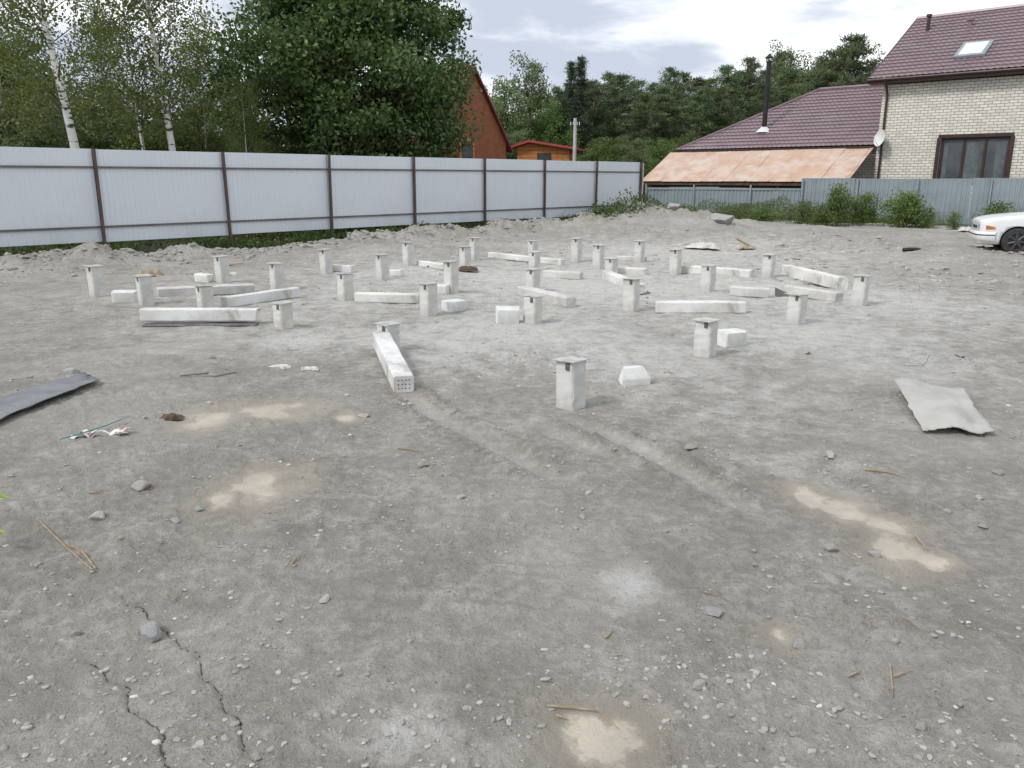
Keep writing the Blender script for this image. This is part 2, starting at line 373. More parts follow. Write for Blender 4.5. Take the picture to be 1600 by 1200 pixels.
setup(link("ground", gm), kind="structure")

# ------------------------------------------------------------------ gravel (stuff)
import bmesh
bm = bmesh.new(); bmesh.ops.create_icosphere(bm, subdivisions=1, radius=1); bm.verts.ensure_lookup_table()
IV = np.array([v.co[:] for v in bm.verts]); IF = np.array([[v.index for v in f.verts] for f in bm.faces]); bm.free()
def scatter(N, r0, r1, smin, smax, seed, amin=-38, amax=38, mode=None):
    g = np.random.default_rng(seed)
    if mode == 'bank':
        t = g.uniform(-8, 21, N); s_ = -1.4 + .6 * g.normal(size=N)
        x = F0[0] + B[0] * t - A[0] * s_; y = F0[1] + B[1] * t - A[1] * s_
        keep = s_ < -.4
    else:
        r = np.exp(g.uniform(math.log(r0), math.log(r1), N)); a = np.radians(g.uniform(amin, amax, N))
        x = r * np.sin(a); y = r * np.cos(a)
        keep = (fbm(x, y, 1.0, 3, 77) + g.uniform(-.3, .3, N) > .0) & (pudf(x, y) < 0.05) & (fence_s(x, y)[0] < -.3) & (rf_s(x, y)[0] < -.3)
        if mode == 'track': keep = (rutm(x, y)[2] > .35) & (pudf(x, y) < 0.05)
    x, y = x[keep], y[keep]; n_ = len(x)
    s = smin + (smax - smin) * g.uniform(0, 1, n_) ** 5
    P = IV[None] * (1 + g.uniform(-.3, .3, (n_, 12, 1))) * np.stack([g.uniform(.7, 1.4, n_), g.uniform(.6, 1.1, n_), g.uniform(.35, .7, n_)], 1)[:, None] * s[:, None, None]
    an = g.uniform(0, 6.28, n_); cs, sn = np.cos(an)[:, None], np.sin(an)[:, None]
    Q = np.stack([P[..., 0] * cs - P[..., 1] * sn, P[..., 0] * sn + P[..., 1] * cs, P[..., 2]], -1)
    Q += np.stack([x, y, hf(x, y) + s * .1], 1)[:, None]
    tt = g.uniform(0, 1, n_) * (.5 if mode else 1)
    return Q.reshape(-1, 3), (IF[None] + 12 * np.arange(n_)[:, None, None]).reshape(-1, 3), np.repeat(tt, 20)
parts = [scatter(14000, 1.8, 9, .0025, .015, 1), scatter(3500, 6, 20, .008, .028, 2), scatter(1800, 15, 36, .02, .08, 3), scatter(700, 14, 24, .03, .09, 4, 18, 38),
         scatter(14000, 3, 10, .004, .018, 5, mode='track'), scatter(3500, 0, 0, .02, .10, 6, mode='bank')]
V = []; F = []; T = []; o_ = 0
for v, f, t in parts: V.append(v); F.append(f + o_); T.append(t); o_ += len(v)
setup(link("gravel", npmesh("gravel", np.concatenate(V), np.concatenate(F), M_gravel, np.concatenate(T))), kind="stuff",
      label="loose grey gravel and clods strewn over the ground", category="gravel")

# ------------------------------------------------------------------ stones (individual)
def stone_mesh(seed, flat=.55):
    g = random.Random(seed); bm = bmesh.new(); bmesh.ops.create_icosphere(bm, subdivisions=3, radius=1)
    cuts = [(Vector((g.gauss(0, 1), g.gauss(0, 1), g.gauss(0, 1))).normalized(), g.uniform(.55, .82)) for _ in range(12)]
    for v in bm.verts:
        for nn, dd in cuts:
            e = v.co.dot(nn) - dd
            if e > 0: v.co -= nn * e
        v.co *= 1 + g.uniform(-.025, .025); v.co.z *= flat
    me = bpy.data.meshes.new("stone"); bm.to_mesh(me); bm.free(); me.materials.append(M_stone); return me
SM = [stone_mesh(s, f) for s, f in ((1, .5), (2, .62), (3, .42), (4, .7), (7, .38))]
STONES = [(234, 988, 24), (222, 764, 15), (570, 650, 11), (662, 728, 11), (1079, 704, 12), (1297, 712, 13), (1300, 855, 12), (1248, 1005, 13),
 (1115, 960, 14), (508, 943, 11), (1092, 1085, 13), (400, 1186, 12), (1437, 1139, 9), (720, 781, 9), (783, 860, 7), (910, 807, 8), (155, 810, 13),
 (310, 795, 10), (1367, 864, 10), (1470, 1002, 7), (1398, 1000, 6), (118, 990, 9), (958, 1032, 9), (1255, 553, 11), (265, 648, 11), (110, 585, 12),
 (1040, 828, 6), (800, 1100, 6), (340, 1135, 7), (690, 1130, 6), (920, 770, 8), (1480, 800, 7), (1535, 825, 9), (430, 1010, 6), (590, 870, 5),
 (1325, 640, 8), (1180, 880, 6), (640, 1010, 6), (1560, 735, 8), (275, 818, 9), (60, 880, 7), (1010, 1100, 6), (860, 690, 6), (1375, 372, 6), (1455, 388, 5),
 (250, 850, 8), (190, 845, 6), (470, 745, 6), (530, 1060, 6), (770, 1130, 7), (1140, 700, 6), (1530, 780, 6), (1240, 1160, 7), (1500, 1100, 6), (980, 860, 5), (700, 930, 5), (330, 560, 7), (1500, 560, 7)]
for k, (px, py, s) in enumerate(STONES):
    x, y = G(px, py); dist = math.hypot(math.hypot(x, y), H); sz = s * dist / FPX * 1.0
    o = link("stone", SM[k % 5], None, (x, y, h1(x, y) + sz * .16), (random.uniform(-.2, .2), random.uniform(-.2, .2), random.uniform(0, 6)))
    o.scale = (sz, sz * random.uniform(.6, .95), sz)
    setup(o, "loose grey angular stone lying on the bare ground", "stone", "loose stones on the ground")
for px, py, s in ((1127, 358, 18), (1052, 352, 10)):
    x, y = G(px, py); dist = math.hypot(x, y); sz = s * dist / FPX
    o = link("boulder", SM[3], None, (x, y, h1(x, y) + sz * .3), (0, .3, px)); o.scale = (sz * 1.1, sz, sz * 1.3); setup(o, "large pale grey rock on a heap of soil near the fence", "rock")

# ------------------------------------------------------------------ concrete bars
def bar_mesh(name, L, w, h, seed, m, broken=0.0, holes=False, taper=0.0):
    g = random.Random(seed); mb = MB(); c = min(.014, w * .1); n_ = max(4, int(L / .12)); V = []; F = []
    sec = [(-w/2 + c, 0), (w/2 - c, 0), (w/2, c), (w/2, h - c), (w/2 - c, h), (-w/2 + c, h), (-w/2, h - c), (-w/2, c)]
    xs = [-L/2, -L/2 + .01] + [-L/2 + L * (i + 1) / (n_ + 1) for i in range(n_)] + [L/2 - .01, L/2]
    for i, x in enumerate(xs):
        e = i in (0, len(xs) - 1); k = .94 if e else 1.0; k *= 1 - taper * (i / (len(xs) - 1))
        for (a, b) in sec:
            jx = g.uniform(-.5, .5) * broken if i in (len(xs) - 1, len(xs) - 2) else 0
            V.append((x + jx + (g.uniform(-.004, .004)), a * k + g.uniform(-.0025, .0025), (b - h/2) * k + h/2 + g.uniform(-.0025, .0025)))
    for i in range(len(xs) - 1):
        for q in range(8): F.append((i*8 + q, i*8 + (q+1) % 8, (i+1)*8 + (q+1) % 8, (i+1)*8 + q))
    F.append(tuple(range(8))[::-1]); F.append(tuple(range((len(xs)-1)*8, len(xs)*8)))
    mb.add(V, F)
    if holes:
        for yy in (-.045, -.015, .015, .045):
            for zz in (.04, .075, .11):
                mb.tube([(L/2 - .01, yy + g.uniform(-.004, .004), zz + g.uniform(-.004, .004)), (L/2 + .004, yy, zz)], .0055, 6, mi=1)
    return mb.mesh(name, [m, M_dark])
def lay(name, p1, p2, w=.15, h=.15, m=None, seed=0, z1=0, z2=0, broken=0.0, holes=False, label="", cat="concrete beam", grp="cut concrete pile offcuts lying on the ground", taper=0.0):
    (x1, y1), (x2, y2) = G(*p1), G(*p2); y1 += w * .5; y2 += w * .5
    a = Vector((x1, y1, h1(x1, y1) * .6 - .006 + z1)); b = Vector((x2, y2, h1(x2, y2) * .6 - .006 + z2)); L = (b - a).length
    me = bar_mesh(name, L, w, h, seed, m or M_concw, broken, holes, taper)
    o = link(name, me, None, (a + b) / 2)
    d_ = (b - a).normalized(); yv = Vector((0, 0, 1)).cross(d_).normalized(); zv = d_.cross(yv)
    rot = Matrix((d_, yv, zv)).transposed()
    o.rotation_euler = (rot @ Matrix.Rotation(random.uniform(-.05, .05), 3, 'X')).to_euler()
    return setup(o, label, cat, grp or None)
LB = "pale concrete beam offcut lying on the bare ground"
BEAMS = [((243, 466), (395, 457), .15, .14), ((348, 482), (461, 464), .15, .15), ((555, 473), (655, 474), .15, .13), ((815, 461), (893, 480), .15, .14),
 ((655, 417), (706, 425), .15, .11), ((766, 403), (880, 415), .15, .12), ((851, 434), (909, 438), .15, .13), ((948, 437), (1004, 459), .16, .15),
 ((1026, 487), (1166, 489), .16, .15), ((1143, 462), (1203, 465), .15, .14), ((1069, 427), (1177, 437), .16, .15), ((1230, 432), (1318, 455), .18, .2),
 ((1230, 460), (1314, 474), .15, .14), ((519, 425), (551, 427), .15, .13), ((610, 432), (629, 433), .15, .12), ((965, 407), (1010, 409), .15, .10),
 ((668, 458), (700, 460), .15, .14), ((950, 428), (1012, 432), .14, .12)]
for k, (a, b, w, h) in enumerate(BEAMS):
    lay("concrete_beam", a, b, w, h, M_concw if k % 3 else M_conc, k, broken=.04 if k % 2 else .0, label=LB)
lay("concrete_beam", (219, 509), (402, 508), .17, .15, M_concw, 50, z1=.05, z2=.04, label="long white concrete beam propped slightly off the ground", broken=.05)
lay("beam_shade_strip", (222, 511), (400, 510), .12, .03, M_tar_shade, 51, label="dark flat strip standing in for the shade beneath a white concrete beam", cat="shade strip", grp="")  # dark strip added in place of the shade under the raised beam
lay("concrete_beam", (594, 552), (629, 616), .17, .15, M_concw, 52, z1=.07, z2=.0, holes=True, label="bright white concrete beam with holes in its cut end")
for (px, py), L, ang, w in (((192, 473), 26, .2, .17), ((318, 442), 26, -.6, .15), ((793, 505), 32, .1, .2), ((1143, 540), 34, .5, .18), ((708, 484), 34, .9, .16)):
    x, y = G(px, py); dist = math.hypot(x, y); LL = L * dist / FPX * (1.15)
    o = link("concrete_block", bar_mesh("concrete_block", LL, w, w * .95, px, M_concw, .05, False), None, (x, y + w * .4, h1(x, y) - .01), (.05, .03, ang))
    setup(o, "short broken white concrete block on the ground", "concrete block", "short concrete blocks on the ground")
x, y = G(990, 597); bmx = MB()
V = [(-.12, -.09, 0), (.12, -.10, 0), (.12, .09, 0), (-.11, .09, 0), (-.10, -.06, .15), (.07, -.06, .165), (.08, .06, .15), (-.07, .06, .145), (.13, -.1, .07), (-.12, -.09, .06)]
bmx.add(V, [(3, 2, 1, 0), (0, 1, 8, 9), (9, 8, 5, 4), (1, 2, 6, 5, 8), (2, 3, 7, 6), (3, 0, 9, 4, 7), (4, 5, 6, 7)])
bmx.obj("concrete_block", M_concw, None, (x, y + .05, h1(x, y) - .01), (0, 0, .15), label="white broken concrete lump with sloping sides", category="concrete block", group="short concrete blocks on the ground")
for px, py, dx in ((1222, 464, .5), (1003, 458, .15)):
    x, y = G(px, py); mb = MB(); mb.add([(-.10, -.02, 0), (.12, -.04, 0), (.13, .06, .02), (-.12, .04, .12)], [(0, 1, 2, 3), (3, 2, 1, 0)])
    mb.obj("tar_paper_scrap", M_tar_shade, None, (x, y, h1(x, y) + .01), (0, 0, -dx), label="dark tar paper scrap against a concrete beam", category="tar paper", group="tar paper scraps by the beams")

# ------------------------------------------------------------------ piles
PILES = [(150, 467, 415), (226, 477, 430), (347, 443, 400), (319, 485, 446), (432, 453, 411), (441, 511, 472), (509, 427, 389), (539, 472, 427),
 (598, 438, 397), (638, 418, 378), (606, 549, 505), (669, 492, 442), (705, 458, 408), (727, 419, 385), (742, 407, 371), (832, 505, 462), (833, 456, 420),
 (835, 421, 393), (833, 402, 376), (901, 411, 372), (935, 421, 382), (956, 431, 403), (987, 485, 435), (999, 411, 376), (1056, 429, 389),
 (1107, 458, 414), (1104, 557, 499), (1201, 437, 397), (1246, 506, 459), (1345, 478, 430), (893, 636, 561)]
def shaft_mesh(h, seed):
    g = random.Random(seed); w = .172; c = .012; V = []; F = []
    sec = [(-w/2 + c, -w/2), (w/2 - c, -w/2), (w/2, -w/2 + c), (w/2, w/2 - c), (w/2 - c, w/2), (-w/2 + c, w/2), (-w/2, w/2 - c), (-w/2, -w/2 + c)]
    zs = [-.25] + [h * i / 8 for i in range(9)]
    for z in zs:
        for a, b in sec: V.append((a + g.uniform(-.003, .003), b + g.uniform(-.003, .003), z))
    for i in range(len(zs) - 1):
        for q in range(8): F.append((i*8 + q, i*8 + (q+1) % 8, (i+1)*8 + (q+1) % 8, (i+1)*8 + q))
    F.append(tuple(range(8))[::-1]); F.append(tuple(range((len(zs)-1)*8, len(zs)*8)))
    return MB().add(V, F).mesh("shaft", [M_conc])
pm_ = MB(); pm_.box(-.106, .106, -.106, .106, 0, .007); plate = pm_.mesh("cap_plate", [M_plate])
bk = MB(); bk.box(.02, .055, -.094, -.090, -.06, 0); bk.box(.02, .028, -.097, -.094, -.055, -.01); bracket = bk.mesh("bracket", [M_tar_shade])
for k, (px, by, ty) in enumerate(PILES):
    x, y = G(px, by); y += .07; z0 = h1(x, y); zt = ZAT(px, ty, y)
    h = max(.25, zt - z0)
    g = random.Random(k)
    e = empty("concrete_pile", (x, y, z0), ANG + R(g.uniform(-9, 9)), group="concrete foundation piles standing in the ground", category="foundation pile",
              label="square concrete foundation pile with steel cap plate")
    e.rotation_euler[0] = R(g.uniform(-1.5, 1.5)); e.rotation_euler[1] = R(g.uniform(-1.5, 1.5))
    link("shaft", shaft_mesh(h - .009, k), e)
    link("cap_plate", plate, e, (g.uniform(-.014, .014), g.uniform(-.014, .014), h - .006), (R(g.uniform(-2.5, 2.5)), R(g.uniform(-2.5, 2.5)), R(g.uniform(-8, 8))))
    link("bracket", bracket, e, (0, 0, h - .012))

# ------------------------------------------------------------------ left fence
def corr(L, z0, z1, per=.115, dep=.010, x0=0.0):
    V = []; F = []; xs = []; k = 0.0
    while k < L - 1e-6:
        for f, d_ in ((0, 0), (.42, 0), (.5, dep), (.92, dep)):
            if k + f * per <= L: xs.append((k + f * per, d_))
        k += per
    xs.append((L, 0)); 
    for x, d_ in xs: V += [(x0 + x, d_, z0), (x0 + x, d_, z1)]
    for i in range(len(xs) - 1): F.append((2*i, 2*i + 2, 2*i + 3, 2*i + 1))
    return V, F
FA = math.atan2(B[1], B[0])
fe = empty("metal_fence", (F0[0], F0[1], 0), FA, label="tall white profiled metal fence on brown steel posts", category="fence")
g = random.Random(5)
for k in range(-3, 7):
    V, F = corr(2.985, .33 + g.uniform(-.01, .01), 2.30 + g.uniform(-.008, .008), dep=.007)
    MB().add(V, F).obj("panel", [M_panel], fe, (3 * k, .075, 0))
for k in range(-3, 8):
    MB().box(-.028, .028, -.028, .035, -.4, 2.31).obj("post", [M_post], fe, (3 * k, 0, 0), (R(g.uniform(-.5, .5)), R(g.uniform(-.6, .6)), 0))
for z in (1.90, .63):
    MB().box(-9, 21.03, .037, .071, z, z + .045).obj("rail", [M_rail], fe)
mb = MB().box(-.03, .03, -.03, .03, -.3, 2.28); mb.obj("end_post", [M_plate], fe, (21.25, .1, 0))

# ------------------------------------------------------------------ right fence
RA = math.atan2(RFD[1], RFD[0])
rf = empty("boundary_fence", (RF0[0], RF0[1], 0), RA, label="weathered blue-grey corrugated metal fence behind weeds", category="fence")
L1 = 6.6; g = random.Random(8); x = 0.0
while x < L1 - .1:
    V, F = corr(1.09, 0.02, 1.30 + g.uniform(-.03, .03), .16, .022); MB().add(V, F).obj("panel", [M_bluef], rf, (x, g.uniform(-.01, .01), 0), (0, R(g.uniform(-.4, .4)), 0)); x += 1.1
while x < RFL + 6:
    V, F = corr(1.99, 0.02, 1.69 + g.uniform(-.02, .02), .16, .022); MB().add(V, F).obj("panel", [M_bluef], rf, (x, g.uniform(-.01, .01), 0), (0, R(g.uniform(-.4, .4)), 0)); x += 2.0
for xx in (0.05, 2.2, 4.6, 6.65, 8.7, 10.8, 13.2, 15.3):
    MB().box(-.03, .03, -.075, -.03, -.2, 1.42 if xx < 6.6 else 1.68).obj("post", [M_bluef], rf, (xx, 0, 0))
MB().box(0, L1, -.028, -.02, 1.21, 1.29).obj("top_rail", [M_bluef], rf)

# ------------------------------------------------------------------ brick house
HC = (16.5, 37.0); SH = .3
he = empty("brick_house", (HC[0] - SH * A[0], HC[1] - SH * A[1], 0), ANG, label="two-storey cream brick house with plum metal tile roof", category="house")
W0, W1, WZ0, WZ1 = 2.60, 5.20, 1.40, 3.33; EZ = 5.62
mb = MB(); T_ = .3
mb.box(0, W0, 0, T_, 0, EZ).box(W1, 10, 0, T_, 0, EZ).box(W0, W1, 0, T_, 0, WZ0).box(W0, W1, 0, T_, WZ1, EZ)
mb.box(0, T_, T_, 9.7, 0, EZ).box(9.7, 10, T_, 9.7, 0, EZ).box(0, 10, 9.7, 10, 0, EZ)
for xx in (0, 9.7): mb.add([(xx, 0, EZ), (xx, 10, EZ), (xx, 5, EZ + 2.85), (xx + .3, 0, EZ), (xx + .3, 10, EZ), (xx + .3, 5, EZ + 2.85)], [(0, 1, 2), (3, 5, 4), (0, 2, 5, 3), (1, 4, 5, 2)])
mb.obj("wall", [M_brick], he)
def tileroof(xl0, xr0, xl1, xr1, y0, z0, y1, z1, per=.20, step=.35):
    L = math.hypot(y1 - y0, z1 - z0); dy, dz = (y1 - y0) / L, (z1 - z0) / L; ny, nz = -dz, dy
    if nz < 0: ny, nz = -ny, -nz
    xs = np.arange(min(xl0, xl1), max(xr0, xr1) + 1e-6, per / 6); mb = MB(); n_ = int(math.ceil(L / step))
    rows = []
    for k in range(n_):
        rows.append((k * step, .045)); rows.append((min((k + 1) * step - .004, L), .0))
    V = []; nx = len(xs)
    for v, off in rows:
        t = v / L; a = xl0 + (xl1 - xl0) * t; b = xr0 + (xr1 - xr0) * t
        for x in xs:
            xc = min(max(x, a), b); hh = off + .030 * (math.sin(2 * math.pi * xc / per) ** 3 * .5 + .5) 
            V.append((xc, y0 + dy * v + ny * hh, z0 + dz * v + nz * hh))
    F = []
    for r_ in range(len(rows) - 1):
        for q in range(nx - 1):
            F.append((r_*nx + q, r_*nx + q + 1, (r_+1)*nx + q + 1, (r_+1)*nx + q))
    mb.add(V, F); return mb
RZ0, RZ1 = 5.86, 9.0
mb = tileroof(-.5, 10.5, -.5, 10.5, -.5, RZ0, 5, RZ1, .24)
m2 = tileroof(-.5, 10.5, -.5, 10.5, 10.5, RZ0, 5, RZ1, .2, .7); mb.add(m2.v, m2.f)
mb.tube([(-.52, 5, RZ1 + .02), (10.5, 5, RZ1 + .02)], .10, 8)
roof = mb.obj("roof", [M_roof], he)
mb = MB(); mb.box(-.5, 10.5, -.50, -.47, RZ0 - .2, RZ0 - .02).box(-.5, 10.5, -.465, 0, RZ0 - .2, RZ0 - .17)
mb.tube([(-.52, -.56, RZ0 - .05), (10.5, -.56, RZ0 - .05)], .06, 8)
for xx in (-.53, 10.5): mb.add([(xx, -.5, RZ0 - .18), (xx, 5, RZ1 - .18), (xx, 5, RZ1 + .06), (xx, -.5, RZ0 + .06), (xx + .03, -.5, RZ0 - .18), (xx + .03, 5, RZ1 - .18), (xx + .03, 5, RZ1 + .06), (xx + .03, -.5, RZ0 + .06)],
    [(0, 3, 2, 1), (4, 5, 6, 7), (0, 1, 5, 4), (3, 7, 6, 2), (0, 4, 7, 3)])
mb.obj("fascia", [M_brown], roof)
sl = (RZ1 - RZ0) / 5.5; sa = math.atan(sl)
sk = link("skylight", MB().box(-.58, .58, -.7, .7, .0, .10).mesh("skylight", [M_bluef]), roof, (3.1, 1.2, RZ0 + sl * 1.7 + .05), (sa, 0, 0))
MB().box(-.44, .44, -.56, .56, .102, .112).obj("skylight_glass", [M_white], sk)
MB().tube([(0, 0, -.2), (0, 0, .62)], .08, 10).tube([(0, 0, .62), (0, 0, .72)], .12, 10).obj("vent_pipe", [M_brown], roof, (.45, 3.6, RZ0 + sl * 4.1))
MB().tube([(0, 0, -.1), (0, 0, .25)], .09, 10).tube([(0, 0, .25), (0, 0, .33)], .15, 10).obj("roof_vent", [M_roof], roof, (2.2, 3.6, RZ0 + sl * 4.1), smooth=False)
mb = MB(); mb.tube([(.25, -.56, RZ0 - .1), (.25, -.35, RZ0 - .35), (.22, -.07, RZ0 - .6), (.22, -.07, .3)], .05, 8); mb.obj("downpipe", [M_brown], he)
wi = link("window", MB().box(W0 - .1, W1 + .1, -.05, -.003, WZ1, WZ1 + .14).box(W0 - .14, W0, -.05, -.003, WZ0, WZ1).box(W1, W1 + .14, -.05, -.003, WZ0, WZ1).mesh("window", [M_brown]), he)
mb = MB().box(W0, W1, .08, .16, WZ1 - .1, WZ1).box(W0, W1, .08, .16, WZ0, WZ0 + .1)
for xx in (W0, W0 + .85, W1 - .95, W1 - .1): mb.box(xx, xx + .1, .08, .16, WZ0 + .1, WZ1 - .1)
mb.obj("frame", [M_brown], wi)
MB().box(W0 + .1, W1 - .1, .13, .14, WZ0 + .1, WZ1 - .1).obj("glass", [M_glass], wi)
mb = MB()
for a, b in ((W0 + .15, W0 + .3), (W0 + 1.0, W0 + 1.5), (W1 - .5, W1 - .15)):
    mb.box(a, b, .122, .128, WZ0 + .12, WZ1 - .12)
mb.obj("curtain", [M_curt], wi)
mb = MB(); V = []; F = []; N = 20
for r_ in range(5):
    for q in range(N):
        t = 2 * math.pi * q / N; rr = .36 * r_ / 4; V.append((rr * math.cos(t), -.25 + rr * rr * -.8 + .1, rr * math.sin(t)))
for r_ in range(4):
    for q in range(N): F.append((r_*N + q, r_*N + (q+1) % N, (r_+1)*N + (q+1) % N, (r_+1)*N + q))
mb.add(V, F); mb.tube([(0, -.1, 0), (0, .2, -.1)], .02, 6); mb.tube([(0, -.24, -.33), (0, -.55, 0)], .012, 6)
dish = mb.obj("satellite_dish", [M_white], he, (.35, -.2, 3.35), (R(-12), 0, R(-35)), smooth=True)
# extension
mb = MB(); mb.box(-10.2, -.303, .4, .7, 0, 3.0).box(-10.2, -9.9, .7, 10, 0, 3.0); mb.obj("extension_wall", [M_brick], he, (SH, 0, 0))
mb = tileroof(-10.6, -.31, -5.3, -.31, 0, 3.1, 5.3, 6.16, .24)
m2 = MB()
m2.add([(-10.6, 0, 3.1), (-5.3, 5.3, 6.16), (-10.6, 10.6, 3.1)], [(0, 1, 2)]); m2.add([(-10.6, 10.6, 3.1), (-5.3, 5.3, 6.16), (-.31, 5.3, 6.16), (-.31, 10.6, 3.1)], [(0, 1, 2, 3)])
mb.add(m2.v, m2.f); mb.tube([(-10.6, 0, 3.14), (-5.3, 5.3, 6.22)], .07, 6); mb.tube([(-5.35, 5.3, 6.2), (-.31, 5.3, 6.2)], .09, 6)
er = mb.obj("extension_roof", [M_roof], he, (SH, 0, 0))
MB().box(-10.6, -.31, -.02, .01, 2.93, 3.09).obj("extension_fascia", [M_brown], er)
cp_ = MB().tube([(0, 0, -.3), (0, 0, 3.2)], .12, 12).tube([(0, 0, 3.2), (0, 0, 3.25)], .15, 12).tube([(0, 0, 3.42), (0, 0, 3.62)], [.2, .03], 12)
for q in range(3): cp_.tube([(.12 * math.cos(q * 2.1), .12 * math.sin(q * 2.1), 3.2), (.12 * math.cos(q * 2.1), .12 * math.sin(q * 2.1), 3.45)], .01, 4)
sp_ = cp_.obj("stove_pipe", [M_black], er, (-6.5, 1.61, 4.06))
MB().tube([(0, 0, -.12), (0, 0, .14)], [.42, .14], 12).obj("pipe_flashing", [M_white], sp_)

# shed (lean-to)
se = empty("shed", (HC[0] - A[0] * 5 - B[0] * 1.4, HC[1] - A[1] * 5 - B[1] * 1.4, 0), ANG, label="low wooden lean-to shed with faded orange sheet roof", category="shed")
ox, oy = -5, -1.4
mb = MB(); g = random.Random(4); xx = -10.9; W = 1.15
while xx < -.3:
    a = xx; b = min(xx + W + .05, -.4); dz = g.uniform(0, .03); V = []; F = []
    k_ = 12; xs = [a + (b - a) * q / k_ for q in range(k_ + 1)]
    for q, x in enumerate(xs):
        rib = .02 if q in (0, k_) else (.006 * (q % 2))
        lo = -2.75 - g.uniform(0, .015)
        for t in (0, .33, .66, 1.0): V.append((x, -.06 + (lo + .06) * t, 2.98 + (1.52 - 2.98) * t + rib + dz + .012 * math.sin(t * 7 + a)))
    for q in range(k_):
        for t in range(3): F.append((q*4 + t, q*4 + t + 1, q*4 + t + 5, q*4 + t + 4))
    mb.add([(x - ox, y - oy, z) for x, y, z in V], F); xx += W
mb.obj("roof", [M_orange], se)
MB().box(-10.6 - ox, -.7 - ox, -2.35 - oy, -2.28 - oy, 0, 1.62).box(-10.6 - ox, -10.53 - ox, -2.28 - oy, -.1 - oy, 0, 1.6).obj("wall", [M_wood], se)
MB().box(-10.85 - ox, -.45 - ox, -2.68 - oy, -2.62 - oy, 1.36, 1.5).obj("eave_beam", [M_wood], se)
for xx in (-10.4, -7, -3.6, -.8): MB().box(xx - ox - .05, xx - ox + .05, -2.6 - oy, -2.5 - oy, 0, 1.52).obj("post", [M_wood], se)

# ------------------------------------------------------------------ wooden house
wx_, wy_ = -2.1, 45.0
we = empty("wooden_house", (wx_, wy_, 0), ANG, label="orange-brown plank house with steep red gable roof", category="house")
hw, ez, pz = 2.6, 3.6, 7.35
mb = MB()
mb.add([(0, -hw, 0), (0, hw, 0), (0, hw, ez), (0, 0, pz - .1), (0, -hw, ez), (-8, -hw, 0), (-8, hw, 0), (-8, hw, ez), (-8, 0, pz - .1), (-8, -hw, ez)],
       [(0, 1, 2, 3, 4), (5, 9, 8, 7, 6), (0, 4, 9, 5), (1, 6, 7, 2)])
mb.obj("wall", [M_plank], we)
mb = MB()
for s in (-1, 1):
    a = (pz - ez) / hw; e_ = hw + .35; ze = ez - .35 * a
    mb.add([(.2, 0, pz), (.2, s * e_, ze), (-8.4, s * e_, ze), (-8.4, 0, pz), (.2, 0, pz + .12), (.2, s * e_, ze + .12), (-8.4, s * e_, ze + .12), (-8.4, 0, pz + .12)],
           [(0, 1, 2, 3), (4, 7, 6, 5), (0, 4, 5, 1), (1, 5, 6, 2), (2, 6, 7, 3)])
mb.obj("roof", [M_redroof], we)
w2 = link("window", MB().box(.003, .06, -.75, .35, 2.35, 3.75).mesh("window", [M_plank2]), we, (0, -.3, 0))
MB().box(.063, .075, -.62, .22, 2.5, 3.6).obj("glass", [M_glass], w2)
ox_ = XAT(848, 50); oe = empty("garden_shed", (ox_, 50, 0), R(-14), label="small orange plank shed with shallow red roof", category="shed")
mb = MB(); mb.add([(-1.6, 0, 0), (1.6, 0, 0), (1.6, 0, 3.35), (-.8, 0, 3.72), (-1.6, 0, 3.5), (-1.6, 3, 0), (1.6, 3, 0), (1.6, 3, 3.35), (-.8, 3, 3.72), (-1.6, 3, 3.5)],
   [(0, 1, 2, 3, 4), (5, 9, 8, 7, 6), (0, 4, 9, 5), (1, 6, 7, 2)]); mb.obj("wall", [M_plank2], oe)
mb = MB()
for (x0, z0), (x1, z1) in (((-1.95, 3.43), (-.8, 3.76)), ((-.8, 3.76), (2.0, 3.32))):
    mb.add([(x0, -.35, z0), (x1, -.35, z1), (x1, 3.3, z1), (x0, 3.3, z0), (x0, -.35, z0 + .14), (x1, -.35, z1 + .14), (x1, 3.3, z1 + .14), (x0, 3.3, z0 + .14)], [(3, 2, 1, 0), (4, 5, 6, 7), (0, 1, 5, 4), (2, 3, 7, 6), (0, 4, 7, 3), (1, 2, 6, 5)])
mb.obj("roof", [mat("orange_red_roof", (.42, .09, .065), (.36, .075, .055), 1, .5)], oe)
MB().box(-.35, .5, -.04, -.003, 2.6, 3.15).obj("window", [M_glass], oe)
ux = XAT(897, 48); ue = empty("utility_pole", (ux, 48, 0), 0, label="grey concrete utility pole with short crossarm", category="utility pole")
MB().tube([(0, 0, -.3), (0, 0, 5.0)], [.13, .085], 8).obj("shaft", [M_conc], ue)
MB().box(-.28, .28, -.04, .04, 4.55, 4.62).obj("crossarm", [M_black], ue)
mb = MB()
for q in (-.25, -.1, .12, .25): mb.tube([(q, 0, 4.62), (q, 0, 4.8)], .03, 6)
mb.obj("insulator", [M_white], ue)

